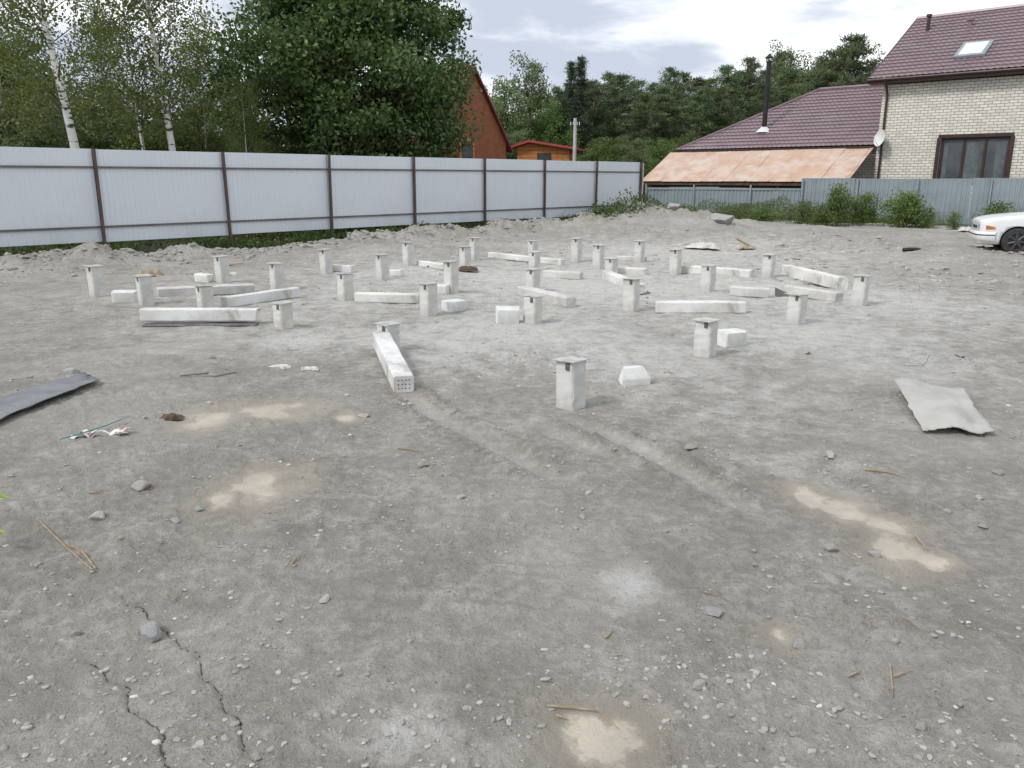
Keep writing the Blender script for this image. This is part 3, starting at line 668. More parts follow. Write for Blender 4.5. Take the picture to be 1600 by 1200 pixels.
# ------------------------------------------------------------------ trees
def tree_obj(name, trunk, crown, x, y, s=1.0, rz=0.0, label="", cat="tree", grp=None, sxy=1.0, z=0.0):
    e = empty(name, (x, y, z), rz, label=label, category=cat)
    if grp: e["group"] = grp
    e.scale = (s * sxy, s * sxy, s)
    if trunk: link("trunk", trunk, e)
    link("crown", crown, e); return e
def mk_broad(seed, Ht, zc, rx, rz, ncl, nl, clr, size, lm, bark, trad=.16, asp=.55, sig=.5):
    g = np.random.default_rng(seed); C = []; T = []; cc = []
    for k in range(ncl):
        d_ = g.normal(size=3); d_ /= np.linalg.norm(d_); rr = g.uniform(.12, 1) ** .45
        m_ = 1 + .28 * vn(d_[0] * 2.2 + seed, d_[1] * 2.2 + d_[2] * 3, seed)
        taper = 1 - .25 * max(0, d_[2])
        c_ = np.array((d_[0] * rx * rr * m_ * taper, d_[1] * rx * rr * m_ * taper, zc + d_[2] * rz * rr * m_)); cc.append(c_)
        n_ = int(nl * g.uniform(.5, 1.4)); rad = clr * g.uniform(.6, 1.4)
        q = np.clip(g.normal(size=(n_, 3)), -1.9, 1.9) * sig * rad * np.array((1, 1, .75))
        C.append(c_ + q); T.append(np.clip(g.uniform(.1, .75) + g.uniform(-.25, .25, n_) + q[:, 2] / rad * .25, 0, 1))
    C = np.concatenate(C); T = np.concatenate(T); V, F = leaves(C, size, asp, g)
    crown = npmesh("crown", V, F, lm, T)
    mb = MB(); pts = [(0, 0, -.3), (.05, .02, Ht * .2), (-.05, .05, Ht * .45), (.05, 0, Ht * .75), (0, 0, Ht * .95)]
    mb.tube(pts, [trad, trad * .85, trad * .6, trad * .35, trad * .08], 10)
    idx = g.permutation(ncl)[:22]
    for i_ in idx:
        c_ = cc[i_]; z0 = max(Ht * .12, min(Ht * .7, c_[2] - g.uniform(.6, 1.6)))
        mid = (c_[0] * .5, c_[1] * .5, (z0 + c_[2]) / 2 + .15)
        mb.tube([(0, 0, z0), mid, tuple(c_)], [trad * .4, trad * .22, trad * .06], 6)
    return mb.mesh("trunk", [bark], True), crown
def mk_birch(seed, Ht, lean, nb, nl, size, trad=.13, lm=None, z0f=.25, spread=1.8, ph=0.0):
    g = np.random.default_rng(seed); mb = MB(); n_ = 9; P = []
    for i_ in range(n_):
        t = i_ / (n_ - 1); P.append((lean * t * Ht + .07 * math.sin(t * 5 + ph) - .07 * math.sin(ph), .06 * math.sin(t * 4 + seed * 2), t * Ht - .3 * (i_ == 0)))
    mb.tube(P, [trad * (1 - .9 * (i_ / (n_ - 1))) for i_ in range(n_)], 9)
    C = []; T = []
    for b in range(nb):
        t = g.uniform(z0f, 1); z = t * Ht; bx = lean * z; an = g.uniform(0, 6.28); L = spread * (1.15 - t) * g.uniform(.6, 1.2) + .3
        e_ = (bx + math.cos(an) * L, math.sin(an) * L, z + L * g.uniform(.25, .6)); m_ = (bx + math.cos(an) * L * .5, math.sin(an) * L * .5, z + L * .4)
        mb.tube([(bx, 0, z), m_, e_], [.018, .010, .003], 5, mi=1)
        tn = g.uniform(.1, .8)
        for s_ in range(6):
            f = g.uniform(.4, 1.15); cx = bx + math.cos(an) * L * f + g.normal() * .18; cy = math.sin(an) * L * f + g.normal() * .18; cz = z + L * .45 * f
            hl = g.uniform(.4, 1.5); k_ = int(nl * g.uniform(.5, 1.5)); u = g.uniform(0, 1, k_)
            C.append(np.stack([cx + g.normal(size=k_) * .15, cy + g.normal(size=k_) * .15, cz - u * hl + .15], 1)); T.append(np.clip(tn + g.uniform(-.3, .3, k_), 0, 1))
    V, F = leaves(np.concatenate(C), size, .6, g)
    return mb.mesh("trunk", [M_bbark, M_btwig], True), npmesh("crown", V, F, lm or L_birch, np.concatenate(T))
def mk_pine(seed, Ht=12, Rm=2.0, zf=.35, spruce=False, dens=1.0):
    g = np.random.default_rng(seed); mb = MB(); mb.tube([(0, 0, -.3), (.05, 0, Ht * .5), (0, 0, Ht * .98)], [.17, .12, .02], 7); C = []; T = []; AX = []
    z = Ht * zf
    while z < Ht * .985:
        t = (z - Ht * zf) / (Ht * (1 - zf))
        if spruce: L0 = Rm * (1 - t) ** .85 + .12
        else: L0 = Rm * (math.sin(math.pi * min(1, (t * .78 + .22))) ** .8) + .1
        for b in range(6 if spruce else 7):
            if g.uniform() < .12: continue
            an = g.uniform(0, 6.28); L = L0 * g.uniform(.5, 1.2); up = (-.25 if spruce else g.uniform(.05, .4))
            tip = (math.cos(an) * L, math.sin(an) * L, z + L * up); mb.tube([(0, 0, z), tip], [.035, .008], 4); tn = g.uniform(.05, .8)
            for s_ in range(int(3 + L * 2.0)):
                f = g.uniform(.25, 1.08); c_ = np.array((math.cos(an) * L * f, math.sin(an) * L * f, z + L * up * f)) + g.normal(size=3) * (.13, .13, .06)
                k_ = int((24 if spruce else 24) * dens); q = g.normal(size=(k_, 3)) * ((.17, .17, .10) if spruce else (.18, .18, .11))
                C.append(c_ + q); AX.append(q / (np.linalg.norm(q, axis=1)[:, None] + 1e-6) + np.array((0, 0, -.2 if spruce else .6)))
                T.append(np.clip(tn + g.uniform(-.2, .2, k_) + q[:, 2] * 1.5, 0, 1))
        z += (.34 if spruce else .40) * g.uniform(.8, 1.2)
    C = np.concatenate(C); V, F = leaves(C, .13, .2, g, np.concatenate(AX))
    return mb.mesh("trunk", [M_pbark if not spruce else M_bark], True), npmesh("crown", V, F, L_spr if spruce else L_pine, np.concatenate(T))

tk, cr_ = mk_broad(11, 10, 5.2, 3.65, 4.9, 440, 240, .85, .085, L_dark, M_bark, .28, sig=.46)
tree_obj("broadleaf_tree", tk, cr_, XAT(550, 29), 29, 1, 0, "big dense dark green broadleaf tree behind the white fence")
GBI = "birch trees behind the fence"
tk, cr_ = mk_birch(21, 11, -.115, 80, 24, .048, .14); tree_obj("birch_tree", tk, cr_, XAT(138, 22), 22, 1, 0, "leaning white-trunked birch with sparse drooping foliage", "tree", GBI)
tk, cr_ = mk_birch(22, 11, -.045, 75, 20, .048, .12, ph=1); tree_obj("birch_tree", tk, cr_, XAT(279, 24), 24, 1, 0, "slender white birch with sparse drooping foliage", "tree", GBI)
tk, cr_ = mk_birch(23, 9, -.02, 70, 24, .048, .07, ph=2); tree_obj("birch_tree", tk, cr_, XAT(236, 25), 25, 1, 0, "thin young birch with fine drooping foliage", "tree", GBI)
for px, Yd, s_, rz in ((20, 26, 1.2, 2), (320, 29, .75, 3), (180, 28, .8, 5), (392, 25.5, .5, 1)):
    tree_obj("birch_tree", tk, cr_, XAT(px, Yd), Yd, s_, rz, "thin young birch with fine drooping foliage", "tree", GBI)
B1 = mk_broad(31, 8, 4.6, 2.3, 3.6, 130, 120, .65, .08, L_mid, M_bark, .12)
B2 = mk_broad(32, 8, 4.4, 2.0, 3.8, 105, 120, .6, .08, L_wil, M_bark, .12)
B3 = mk_broad(33, 7, 3.6, 2.4, 3.3, 130, 120, .6, .07, L_dark, M_bark, .12)
GB = "broadleaf trees behind the fence"
for v, px, top, Yd, sxy in ((B1, 20, 10, 30, 1.0), (B3, 85, 90, 33, 1.2), (B1, 160, 110, 36, 1.1), (B2, 225, 135, 34, 1.2), (B3, 300, 160, 35, 1.4),
      (B1, -60, -30, 27, 1), (B3, 10, 100, 24, .9), (B2, 335, 110, 40, .9), (B1, 265, 175, 30, 1.5), (B3, 150, 160, 27, 1.5), (B3, 345, 180, 30, 1.2), (B2, 85, 160, 24, 1.4), (B2, 400, 60, 42, 1),
      (B3, 55, 0, 40, .9), (B1, -10, 30, 42, 1.2), (B3, 690, 175, 33, .6)):
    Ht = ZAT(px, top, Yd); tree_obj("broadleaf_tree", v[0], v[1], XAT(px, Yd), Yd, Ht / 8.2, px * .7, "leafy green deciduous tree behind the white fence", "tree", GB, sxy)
for v, px, top, Yd, sxy in ((B2, 765, 128, 62, 1.0), (B2, 825, 90, 60, .9), (B1, 862, 145, 58, .8), (B2, 790, 128, 57, 1.0), (B1, 945, 205, 47, 1.3), (B2, 985, 215, 46, 1.2), (B1, 1030, 208, 49, 1.2), (B3, 915, 215, 50, 1.2),
      (B3, 1000, 200, 52, 1.4), (B2, 1130, 175, 62, 1.3), (B1, 1235, 90, 75, .8), (B2, 1255, 88, 70, .8), (B2, 812, 205, 55, 1.5), (B3, 780, 190, 54, 1.2), (B1, 1070, 205, 55, 1.3), (B2, 740, 140, 66, 1), (B2, 1210, 72, 72, .6)):
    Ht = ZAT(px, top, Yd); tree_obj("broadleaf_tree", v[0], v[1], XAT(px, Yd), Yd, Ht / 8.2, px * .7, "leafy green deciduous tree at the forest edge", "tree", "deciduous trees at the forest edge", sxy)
PI = [mk_pine(41, 12, 1.7, .38), mk_pine(42, 12, 1.5, .42), mk_pine(43, 12, 1.9, .34)]
SPR = mk_pine(45, 12, 1.8, .12, True)
for k, (px, top, Yd) in enumerate(((925, 118, 66), (950, 108, 70), (968, 112, 64), (992, 118, 68), (1015, 124, 72), (1040, 100, 66), (1060, 106, 70), (1082, 116, 64), (1103, 118, 70), (1128, 94, 66), (1146, 106, 72),
      (1160, 84, 68), (1180, 102, 74), (1205, 74, 76), (1225, 102, 66), (1250, 106, 64), (1272, 94, 68), (1335, 100, 64), (1358, 98, 66), (1290, 86, 70), (915, 125, 74), (1000, 140, 60), (1090, 130, 60), (1185, 120, 62), (1240, 125, 62), (870, 130, 70), (1380, 100, 70), (1030, 128, 62), (1120, 130, 61))):
    v = PI[k % 3]; Ht = ZAT(px, top, Yd)
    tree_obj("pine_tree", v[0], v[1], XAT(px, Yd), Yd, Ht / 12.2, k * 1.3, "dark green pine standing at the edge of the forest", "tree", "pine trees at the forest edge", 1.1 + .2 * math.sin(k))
v = mk_pine(47, 10, 2.5, .25, dens=1.2)
for px, top, Yd in ((1312, 50, 50), (1288, 72, 52)):
    tree_obj("pine_tree", v[0], v[1], XAT(px, Yd), Yd, ZAT(px, top, Yd) / 10.1, px, "tall spreading pine rising above the plum roof", "tree", "pine trees at the forest edge", 1.0)
for px, top, Yd in ((890, 92, 64), (905, 84, 62), (1345, 92, 72), (755, 130, 72), (880, 150, 58)):
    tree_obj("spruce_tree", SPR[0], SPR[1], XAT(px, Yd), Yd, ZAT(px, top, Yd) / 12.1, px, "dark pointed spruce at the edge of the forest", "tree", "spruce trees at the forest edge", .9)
g = np.random.default_rng(99); N = 36000
x = g.uniform(-62, 62, N); zt = 8.2 + 2.2 * fbm(x, x * 0, .35, 3, 5) + 1.0 * vn(x * 1.3, x * 0 + 4, 6)
zt = np.where(x < -4, zt * .7, zt); zt = np.where(x > 30, zt * .7, zt)
u = g.uniform(0, 1, N) ** .8; C = np.stack([x, 80 + g.uniform(-3, 3, N) + u * 3, u * zt], 1); V, F = leaves(C, .42, .5, g)
setup(link("forest", npmesh("forest", V, F, L_spr, np.clip(g.uniform(0, 1, N) * .6 + .3 * vn(x, C[:, 2], 3), 0, 1))), kind="stuff", label="dense dark forest mass beyond the houses", category="forest")

# ------------------------------------------------------------------ weeds
def field(N, t0, t1, s0, s1, h0, h1_, seed, fence=True, thin=1.0):
    g = np.random.default_rng(seed); t = g.uniform(t0, t1, N); s = g.uniform(s0, s1, N)
    if fence: x = F0[0] + B[0] * t - A[0] * s; y = F0[1] + B[1] * t - A[1] * s
    else: x = RF0[0] + RFD[0] * t - RFD[1] * s; y = RF0[1] + RFD[1] * t + RFD[0] * s
    hh = h0 + (h1_ - h0) * (.5 + .5 * vn(t * 1.3, s * 1.3, seed)) ** 1.5
    k = vn(t * .7, s * .7, seed + 3) + g.uniform(-.6, .6, N) > -.3 * thin
    z = hf(x, y) + g.uniform(0, 1, N) * hh
    return np.stack([x, y, z], 1)[k], g
def stuff(name, lst, m, size, label, cat, asp=.5, up=.6):
    C = np.concatenate([c for c, g in lst]); g = lst[0][1]; V, F = leaves(C, size, asp, g, np.array((0, 0, up)))
    T = np.clip(g.uniform(0, 1, len(C)) * .6 + .4 * (.5 + .5 * vn(C[:, 0] * 1.5, C[:, 1] * 1.5, 4)), 0, 1)
    setup(link(name, npmesh(name, V, F, m, T)), kind="stuff", label=label, category=cat)
stuff("undergrowth", [field(15000, -8, 14, -.45, 1.2, .08, .40, 1, thin=.6), field(8000, 8, 20.5, -.7, .4, .1, .4, 2, thin=.6), field(24000, -9, 22, 1.0, 5, .3, 1.3, 3), field(4500, 16, 22, -2.2, .2, .15, .8, 12)], L_under, .055, "green weeds growing along the foot of the white fence", "weeds")
stuff("tall_weeds", [field(18000, -.4, 10, -1.1, .0, .08, 1.1, 5, False, .2), field(5000, 9, 20, -.7, .0, .05, .6, 6, False, .2), field(4000, -2, 2, -2.5, .3, .2, 1.0, 7, False)], L_fire, .05, "tall weeds and fireweed along the grey metal fence", "weeds", .3, 1.4)
BU = mk_broad(61, 1.2, .58, .62, .6, 34, 110, .36, .045, L_mid, M_bark, .03)
BU3 = mk_broad(68, 1.2, .55, .6, .62, 26, 110, .40, .045, L_mid, M_bark, .03)
BU2 = mk_broad(62, 1.2, .5, .7, .55, 24, 70, .40, .045, L_weed, M_bark, .03)
for k, (px, base, w, top) in enumerate(((1306, 354, 44, 290), (1349, 354, 42, 303), (1412, 355, 70, 299), (1190, 347, 55, 322), (1252, 350, 50, 312), (1060, 342, 45, 320), (1560, 356, 60, 312), (985, 345, 55, 308), (955, 347, 45, 314), (1490, 360, 26, 330), (1285, 353, 40, 318), (1445, 356, 34, 322))):
    x, y = G(px, base); v = (BU, BU3)[k % 2] if k < 3 else BU2; hh = ZAT(px, top, y); wm = w * y / 1291
    tree_obj("bush", v[0], v[1], x, y, hh / 1.2, k * 1.7, "leafy green bush growing against the metal fence", "bush", "bushes along the metal fence", wm / 1.4 / (hh / 1.2), z=h1(x, y))
x, y = G(-40, 860); mb = MB(); mb.tube([(0, 0, 0), (.03, .0, .15), (.10, .02, .30)], .003, 5)
MB_l = MB()
for (a, b, c, s) in ((.14, .02, .29, .05), (.02, .03, .2, .045), (.09, -.02, .22, .04), (-.05, 0, .28, .05), (.12, 0, .12, .04)):
    MB_l.add([(a - s, b, c), (a - s * .3, b - s * .45, c + .01), (a + s * .5, b - s * .35, c + .005), (a + s, b, c - .01), (a + s * .5, b + s * .35, c + .005), (a - s * .3, b + s * .45, c + .01)], [(0, 1, 2, 3, 4, 5)])
we_ = empty("weed_plant", (x, y, h1(x, y)), 0, label="small green broad-leaved weed on the bare ground", category="plant")
mb.obj("stem", [M_stick], we_); MB_l.obj("leaf", [mat("fresh_leaf", (.22, .34, .04), rough=.5)], we_)

# ------------------------------------------------------------------ debris
def sheet(name, corners, m, label, cat, zfun, nu=24, nv=12, th=.008, edge=.02):
    g = random.Random(len(corners) + int(corners[0][0])); P = [G(*c) for c in corners]
    cx = sum(p[0] for p in P) / 4; cy = sum(p[1] for p in P) / 4; cz = h1(cx, cy); V = []; F = []
    for i in range(nu + 1):
        for j in range(nv + 1):
            u, v = i / nu, j / nv
            x = (P[0][0]*(1-u) + P[1][0]*u)*(1-v) + (P[3][0]*(1-u) + P[2][0]*u)*v; y = (P[0][1]*(1-u) + P[1][1]*u)*(1-v) + (P[3][1]*(1-u) + P[2][1]*u)*v
            if i in (0, nu) or j in (0, nv): x += g.uniform(-edge, edge); y += g.uniform(-edge, edge)
            V.append((x - cx, y - cy, .02 + zfun(u, v)))
    for i in range(nu):
        for j in range(nv): F.append((i*(nv+1)+j, i*(nv+1)+j+1, (i+1)*(nv+1)+j+1, (i+1)*(nv+1)+j)[::-1])
    o = MB().add(V, F).obj(name, [m], None, (cx, cy, cz), smooth=True, label=label, category=cat)
    s = o.modifiers.new("s", 'SOLIDIFY'); s.thickness = th; s.offset = 1; return o
sheet("slate_sheet", [(1393, 610), (1505, 618), (1550, 684), (1442, 680)], M_grey, "bent grey slate roofing sheet lying on the ground", "roofing sheet",
      lambda u, v: .04 * abs(math.sin(u * 3.3 + .4)) * (1 - v * .5) + .05 * (1 - v) ** 3 * (1 - u) + .012 + .012 * math.sin(u * 9 + v * 4), edge=.010)
sheet("roofing_strip", [(-60, 652), (-20, 674), (156, 602), (132, 590)], M_dgrey, "dark grey flat strip of roofing lying on soil", "roofing strip",
      lambda u, v: .02 + .02 * math.sin(v * 3.1) * (1 - abs(u - .5)), edge=.018, th=.006)
def stick(name, pts, r, m, label, cat="stick", grp=None, zz=.01):
    W_ = [G(*p) for p in pts]; x0, y0 = W_[0]; z0 = h1(x0, y0)
    P = [(a - x0, b - y0, h1(a, b) - z0 + zz) for (a, b) in W_]
    return MB().tube(P, [r] * (len(P) - 1) + [r * .5], 6).obj(name, [m], None, (x0, y0, z0), label=label, category=cat, **({"group": grp} if grp else {}))
GS = "dry sticks scattered on the ground"
for pts, r in ((((58, 812), (100, 850), (145, 895)), .004), (((112, 850), (130, 862), (150, 893)), .006), (((855, 1106), (905, 1108), (932, 1112)), .004), (((932, 1108), (950, 1125), (965, 1140)), .003),
      (((1350, 735), (1385, 740), (1410, 746)), .005), (((140, 776), (175, 768)), .005), (((1325, 1055), (1345, 1045)), .004), (((1390, 1045), (1396, 1085)), .003), (((945, 1005), (962, 990)), .004),
      (((1410, 965), (1440, 985)), .003), (((620, 700), (655, 707)), .005), (((350, 418), (380, 412)), .02), (((1150, 380), (1180, 392)), .03), (((870, 1118), (885, 1124)), .005), (((1100, 925), (1125, 935)), .003),
      (((455, 890), (468, 872)), .006), (((1395, 1060), (1425, 1050)), .003), (((270, 940), (285, 925)), .003), (((1430, 835), (1450, 858)), .005)):
    stick("stick", pts, r, M_stick, "dry pale stick lying on the bare ground", grp=GS)
stick("cable_loop", ((282, 594), (320, 583), (355, 572), (368, 580), (340, 588), (305, 590)), .007, mat("grey_hose", (.25, .25, .22), rough=.7), "grey cable curled on the ground", "cable")
stick("wire_loop", ((1415, 572), (1440, 575), (1450, 562), (1440, 552)), .005, M_plate, "thin bent wire on the ground", "wire")
M_teal = mat("teal_cord", (.03, .28, .26), rough=.5); M_redw = mat("barrier_tape", (.78, .76, .74), (.75, .22, .18), 7, .5, lo=.5, hi=.56)
stick("cord", ((95, 694), (130, 686), (165, 672), (205, 660)), .004, M_teal, "thin teal cord lying on the ground", "cord", zz=.03)
x0, y0 = G(150, 684); g = random.Random(2); mb = MB()
for k in range(4):
    an = g.uniform(-.5, .6) + (3.14 if k % 2 else 0); L = g.uniform(.12, .24); V = []; F = []
    for i in range(8):
        t = i / 7; px_, py_ = math.cos(an) * L * t, math.sin(an) * L * t * .8; w = .022; zz = .02 + .02 * math.sin(t * 9 + k)
        V += [(px_ - math.sin(an) * w, py_ + math.cos(an) * w, zz), (px_ + math.sin(an) * w, py_ - math.cos(an) * w, zz + .012 * math.cos(t * 6))]
    for i in range(7): F.append((2*i, 2*i + 1, 2*i + 3, 2*i + 2))
    mb.add(V, F)
mb.obj("barrier_tape", [M_redw], None, (x0, y0, h1(x0, y0)), label="crumpled red and white barrier tape on the ground", category="barrier tape")
def scrap(name, px, py, w, hgt, m, seed, label, cat):
    x0, y0 = G(px, py); g = random.Random(seed); V = []; F = []; n_ = 7
    for i in range(n_):
        for j in range(n_):
            e = 1 if i in (0, n_-1) or j in (0, n_-1) else 0
            V.append(((i/(n_-1) - .5) * w + g.uniform(-.1, .1) * w * e, (j/(n_-1) - .5) * w * .6 + g.uniform(-.08, .08) * w * e, g.uniform(.2, 1) * hgt * (1 - .7 * e)))
    for i in range(n_ - 1):
        for j in range(n_ - 1): F.append((i*n_+j, (i+1)*n_+j, (i+1)*n_+j+1, i*n_+j+1))
    return MB().add(V, F).obj(name, [m], None, (x0, y0, h1(x0, y0)), (0, 0, g.uniform(-.6, .6)), label=label, category=cat)
M_bag = mat("pale_sacking", (.66, .64, .60), (.48, .45, .41), 8, .8); M_tan = mat("tan_scrap", (.46, .37, .27), rough=.9)
scrap("plastic_bag", 1098, 390, .85, .16, M_bag, 1, "crumpled pale plastic bag on rubble", "plastic bag")
scrap("plastic_bag", 1165, 392, .35, .10, M_tan, 2, "crumpled tan scrap on rubble", "scrap")
scrap("debris_scrap", 732, 425, .40, .10, M_wood, 3, "brown wood scrap beside the piles", "scrap")
scrap("debris_scrap", 235, 432, .42, .14, M_tan, 4, "tan sack scrap beside a concrete pile", "scrap")
scrap("debris_scrap", 268, 655, .16, .05, M_wood, 5, "broken brown bark piece at a puddle edge", "bark")
scrap("debris_scrap", 485, 578, .14, .03, M_bag, 6, "pale curved plastic scrap on the ground", "scrap")
scrap("debris_scrap", 440, 568, .20, .03, M_bag, 7, "pale flat scrap on the ground", "scrap")
scrap("debris_scrap", 1510, 364, .6, .15, M_bag, 8, "pale crumpled sheet near the fence", "scrap")
x0, y0 = G(1422, 401); MB().tube([(-.20, 0, .045), (.14, 0, .045), (.18, 0, .05), (.25, 0, .05)], [.045, .045, .025, .02], 10).obj("bottle", [M_black], None, (x0, y0, h1(x0, y0)), (0, 0, .3), smooth=True, label="dark plastic bottle lying on the ground", category="bottle")

# ------------------------------------------------------------------ parked car
wx0, wy0 = G(1585, 399); fwd = Vector((-.93, .37, 0)).normalized(); lft = Vector((-fwd.y, fwd.x, 0))
M_cp = mat("white_car_paint", (.80, .80, .795), (.77, .77, .765), 1, .22, 0, spec=.6, dirt=(.68, .68, .66), dsc=1.5)
M_tyre = mat("tyre_rubber", (.03, .03, .03), (.05, .05, .048), 8, .85); M_hub = mat("dark_steel_rim", (.085, .087, .09), (.055, .055, .058), 6, .5, .4)
M_lens = mat("headlight_glass", (.40, .42, .43), rough=.1, spec=.9); M_amb = mat("amber_lens", (.62, .22, .04), rough=.25); M_bump = mat("black_trim", (.035, .035, .035), rough=.6)
orig = Vector((wx0, wy0, 0)) - lft * .78
ce = empty("parked_car", orig, math.atan2(fwd.y, fwd.x), label="old white hatchback parked on the dirt by the fence", category="car")
ce.location.z = h1(wx0, wy0) * .5
st = [(.755, .60, .24, .68), (.74, .70, .20, .73), (.66, .785, .19, .785), (.3, .82, .19, .85), (-.2, .83, .20, .89), (-.62, .835, .19, .92), (-1.4, .835, .19, .93), (-2.3, .83, .20, .94), (-2.8, .81, .24, .94), (-3.1, .77, .28, .91), (-3.2, .68, .34, .82)]
V = []; F = []; K = 0
for (x, w, zb, zt) in st:
    half = [(w * .80, zb), (w * .95, zb + .04), (w * .985, zb + .16), (w, zb + (zt - zb) * .5), (w * .99, zt - .10), (w * .96, zt - .025), (w * .84, zt + .0), (w * .4, zt + .02)]
    ring = [(0, zb)] + half + [(0, zt + .025)] + [(-a, b) for a, b in reversed(half)]
    K = len(ring); V += [(x, a, b) for a, b in ring]
for i in range(len(st) - 1):
    for q in range(K): F.append((i*K + q, i*K + (q+1) % K, (i+1)*K + (q+1) % K, (i+1)*K + q))
F.append(tuple(range(K))[::-1]); F.append(tuple(range((len(st)-1)*K, len(st)*K)))
body = MB().add(V, F).obj("body", [M_cp, M_bump], ce, smooth=True)
bmm = bmesh.new(); bmm.from_mesh(body.data); bmesh.ops.recalc_face_normals(bmm, faces=bmm.faces); bmm.to_mesh(body.data); bmm.free()
ss = body.modifiers.new("sub", 'SUBSURF'); ss.levels = 2; ss.render_levels = 2
cut = MB()
for ax in (0, -2.42):
    for s in (1, -1): cut.tube([(ax, s * .52, .30), (ax, s * 1.1, .30)], .335, 28)
cutter = cut.obj("cutter", [M_bump], ce)
bmm = bmesh.new(); bmm.from_mesh(cutter.data); bmesh.ops.recalc_face_normals(bmm, faces=bmm.faces); bmm.to_mesh(cutter.data); bmm.free()
bo = body.modifiers.new("b", 'BOOLEAN'); bo.object = cutter; bo.operation = 'DIFFERENCE'; bo.solver = 'EXACT'
bpy.context.view_layer.update(); dg = bpy.context.evaluated_depsgraph_get()
nm = bpy.data.meshes.new_from_object(body.evaluated_get(dg)); body.modifiers.clear(); body.data = nm; nm.shade_smooth()
bpy.data.objects.remove(cutter)
mb = MB(); cb = [(-.55, .74, .91), (-2.95, .72, .91), (-2.6, .58, 1.36), (-1.2, .58, 1.37)]
V = [(x, s * w, z) for s in (1, -1) for x, w, z in cb]
mb.add(V, [(0, 3, 2, 1), (4, 5, 6, 7), (0, 4, 7, 3), (1, 2, 6, 5), (3, 7, 6, 2)]); mb.obj("window", [M_glass], ce)
mb = MB(); mb.add([(-1.18, .59, 1.365), (-2.62, .59, 1.355), (-2.62, -.59, 1.355), (-1.18, -.59, 1.365), (-1.35, .5, 1.405), (-2.5, .5, 1.40), (-2.5, -.5, 1.40), (-1.35, -.5, 1.405)],
    [(0, 1, 2, 3), (4, 7, 6, 5), (0, 4, 5, 1), (1, 5, 6, 2), (2, 6, 7, 3), (3, 7, 4, 0)])
for s in (1, -1):
    mb.tube([(-.55, s * .75, .91), (-1.2, s * .59, 1.37)], .028, 6); mb.tube([(-1.75, s * .755, .91), (-1.8, s * .60, 1.37)], .03, 6); mb.tube([(-2.95, s * .73, .91), (-2.6, s * .59, 1.36)], .045, 6)
    mb.tube([(-1.2, s * .60, 1.37), (-2.6, s * .60, 1.36)], .022, 6)
mb.obj("roof", [M_cp], ce, smooth=False)
for s in (1, -1):
    MB().box(.66, .752, s * .49 - .13, s * .49 + .13, .55, .65).obj("headlight", [M_lens], ce)
    mb = MB(); yo = s
    mb.add([(.735, yo * .63, .555), (.62, yo * .79, .555), (.46, yo * .822, .57), (.46, yo * .822, .61), (.62, yo * .79, .64), (.735, yo * .63, .645), (.55, yo * .6, .555), (.55, yo * .6, .645)],
           [(0, 1, 4, 5), (1, 2, 3, 4), (0, 6, 1), (5, 4, 7), (6, 2, 1), (7, 4, 3), (0, 5, 7, 6)])
    mb.obj("turn_signal", [M_amb], ce)
    MB().box(-.93, -.75, s * .84 - .05, s * .84 + .09 if s > 0 else s * .84 + .05, .93, 1.04).obj("mirror", [M_cp], ce, (0, .03 * s, 0))
    MB().box(-1.62, -1.48, s * .84 - .015, s * .84 + .015, .76, .79).obj("door_handle", [M_bump], ce)
    MB().tube([(-3.17, s * .5, .68), (-3.13, s * .72, .68)], .07, 8).obj("tail_light", [M_redroof], ce)
P = [(.40, .80), (.60, .785), (.70, .72), (.755, .56), (.775, .25), (.78, 0)]; P = P + [(a, -b) for a, b in reversed(P[:-1])]
mb = MB(); V = []; F = []
for a, b in P:
    V += [(a + .02, b * 1.02, .30), (a + .045, b * 1.045, .34), (a + .045, b * 1.045, .47), (a + .01, b * 1.01, .50)]
for i in range(len(P) - 1):
    for q in range(3): F.append((i*4 + q, i*4 + q + 1, (i+1)*4 + q + 1, (i+1)*4 + q))
mb.add(V, F); mb.obj("bumper", [M_cp], ce, smooth=True)
MB().tube([(a + .048, b * 1.05, .43) for a, b in P], .012, 6).obj("bumper_strip", [M_bump], ce)
MB().box(.70, .758, -.32, .32, .55, .62).obj("grille", [M_bump], ce)
wt = MB(); prof = [(.20, -.08), (.265, -.092), (.295, -.07), (.302, 0), (.295, .07), (.265, .092), (.20, .08)]; N = 32; V = []; F = []
for r_, yy in prof:
    for q in range(N): t = 2 * math.pi * q / N; V.append((r_ * math.cos(t), yy, r_ * math.sin(t)))
for i in range(len(prof) - 1):
    for q in range(N): F.append((i*N + q, i*N + (q+1) % N, (i+1)*N + (q+1) % N, (i+1)*N + q))
wt.add(V, F); tyre = wt.mesh("tyre", [M_tyre], True)
rm = MB(); rm.tube([(0, .04, 0), (0, .05, 0)], .205, 32, mi=1)
for k in range(7):
    t = 2 * math.pi * k / 7; c_, s_ = math.cos(t), math.sin(t); rm.tube([(.03 * c_, .075, .03 * s_), (.185 * c_, .065, .185 * s_)], [.032, .028], 6)
rm.tube([(0, .05, 0), (0, .09, 0)], .055, 14); ringp = [(.195 * math.cos(2*math.pi*q/24), .07, .195 * math.sin(2*math.pi*q/24)) for q in range(25)]; rm.tube(ringp, .014, 6)
rim = rm.mesh("rim", [M_hub, M_bump])
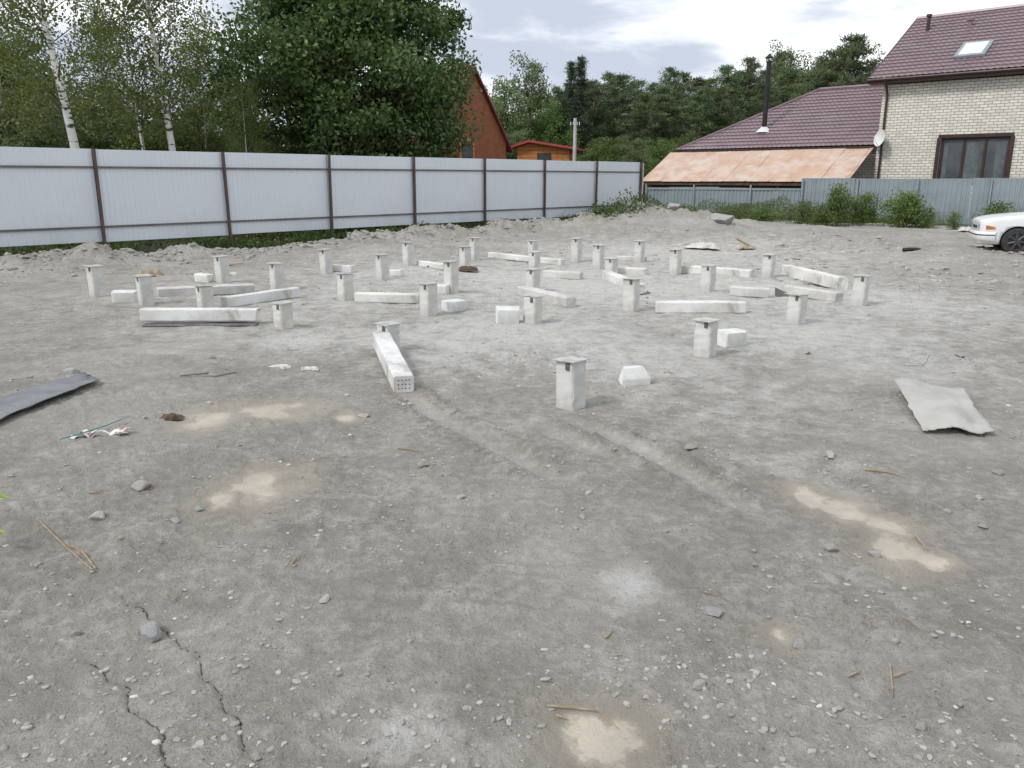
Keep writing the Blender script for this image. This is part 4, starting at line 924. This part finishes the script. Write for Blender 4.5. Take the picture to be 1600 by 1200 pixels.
for ax in (0, -2.42):
    for s in (1, -1):
        w_ = link("wheel", tyre, ce, (ax, s * .745, .30), (0, .3, 0 if s > 0 else math.pi)); link("rim", rim, w_)

# ------------------------------------------------------------------ world & sun
SD = Vector((.62, .38, -.78)).normalized(); el = math.asin(-SD.z); az = math.atan2(-SD.x, -SD.y)
w = bpy.data.worlds.new("World"); scene.world = w; n = NT(w)
sky = n.new('ShaderNodeTexSky', sky_type='NISHITA', sun_disc=False, sun_elevation=el, sun_rotation=az); sky.dust_density = 2
gc = n.coord('Generated'); sx = n.new('ShaderNodeSeparateXYZ'); n.l.new(gc, sx.inputs[0])
zz = n.math('ADD', n.math('MAXIMUM', sx.outputs[2], 0.0), .16)
cb = n.new('ShaderNodeCombineXYZ'); n.put(cb.inputs[0], n.math('DIVIDE', sx.outputs[0], zz)); n.put(cb.inputs[1], n.math('DIVIDE', sx.outputs[1], zz)); cb.inputs[2].default_value = 3.7
n1 = n.noise(.8, 7, .5, cb.outputs[0], .3); n2 = n.noise(2.4, 6, .55, cb.outputs[0], .2)
cl = n.math('ADD', n.math('MULTIPLY', n1, .6), n.math('MULTIPLY', n2, .4))
cc = n.mix(n.ramp(cl, .43, .60), (4.5, 5.0, 5.9), (10.0, 10.2, 10.5))
fin = n.mix(n.ramp(cl, .62, .80), cc, n.mix(.6, cc, sky.outputs[0]))
fin = n.mix(n.ramp(sx.outputs[2], .0, -.05), fin, (2.4, 2.35, 2.2))
bg = n.new('ShaderNodeBackground'); n.l.new(fin, bg.inputs[0]); bg.inputs[1].default_value = .135
o = n.new('ShaderNodeOutputWorld'); n.l.new(bg.outputs[0], o.inputs[0])
sd = bpy.data.lights.new("sun", 'SUN'); sd.energy = 2.0; sd.angle = R(10); sd.color = (1, .97, .93)
so = link("sun", sd); so.rotation_euler = SD.to_track_quat('-Z', 'Y').to_euler(); so.location = (0, 0, 30)
scene.view_settings.view_transform = 'Standard'; scene.view_settings.look = 'None'; scene.view_settings.exposure = 0
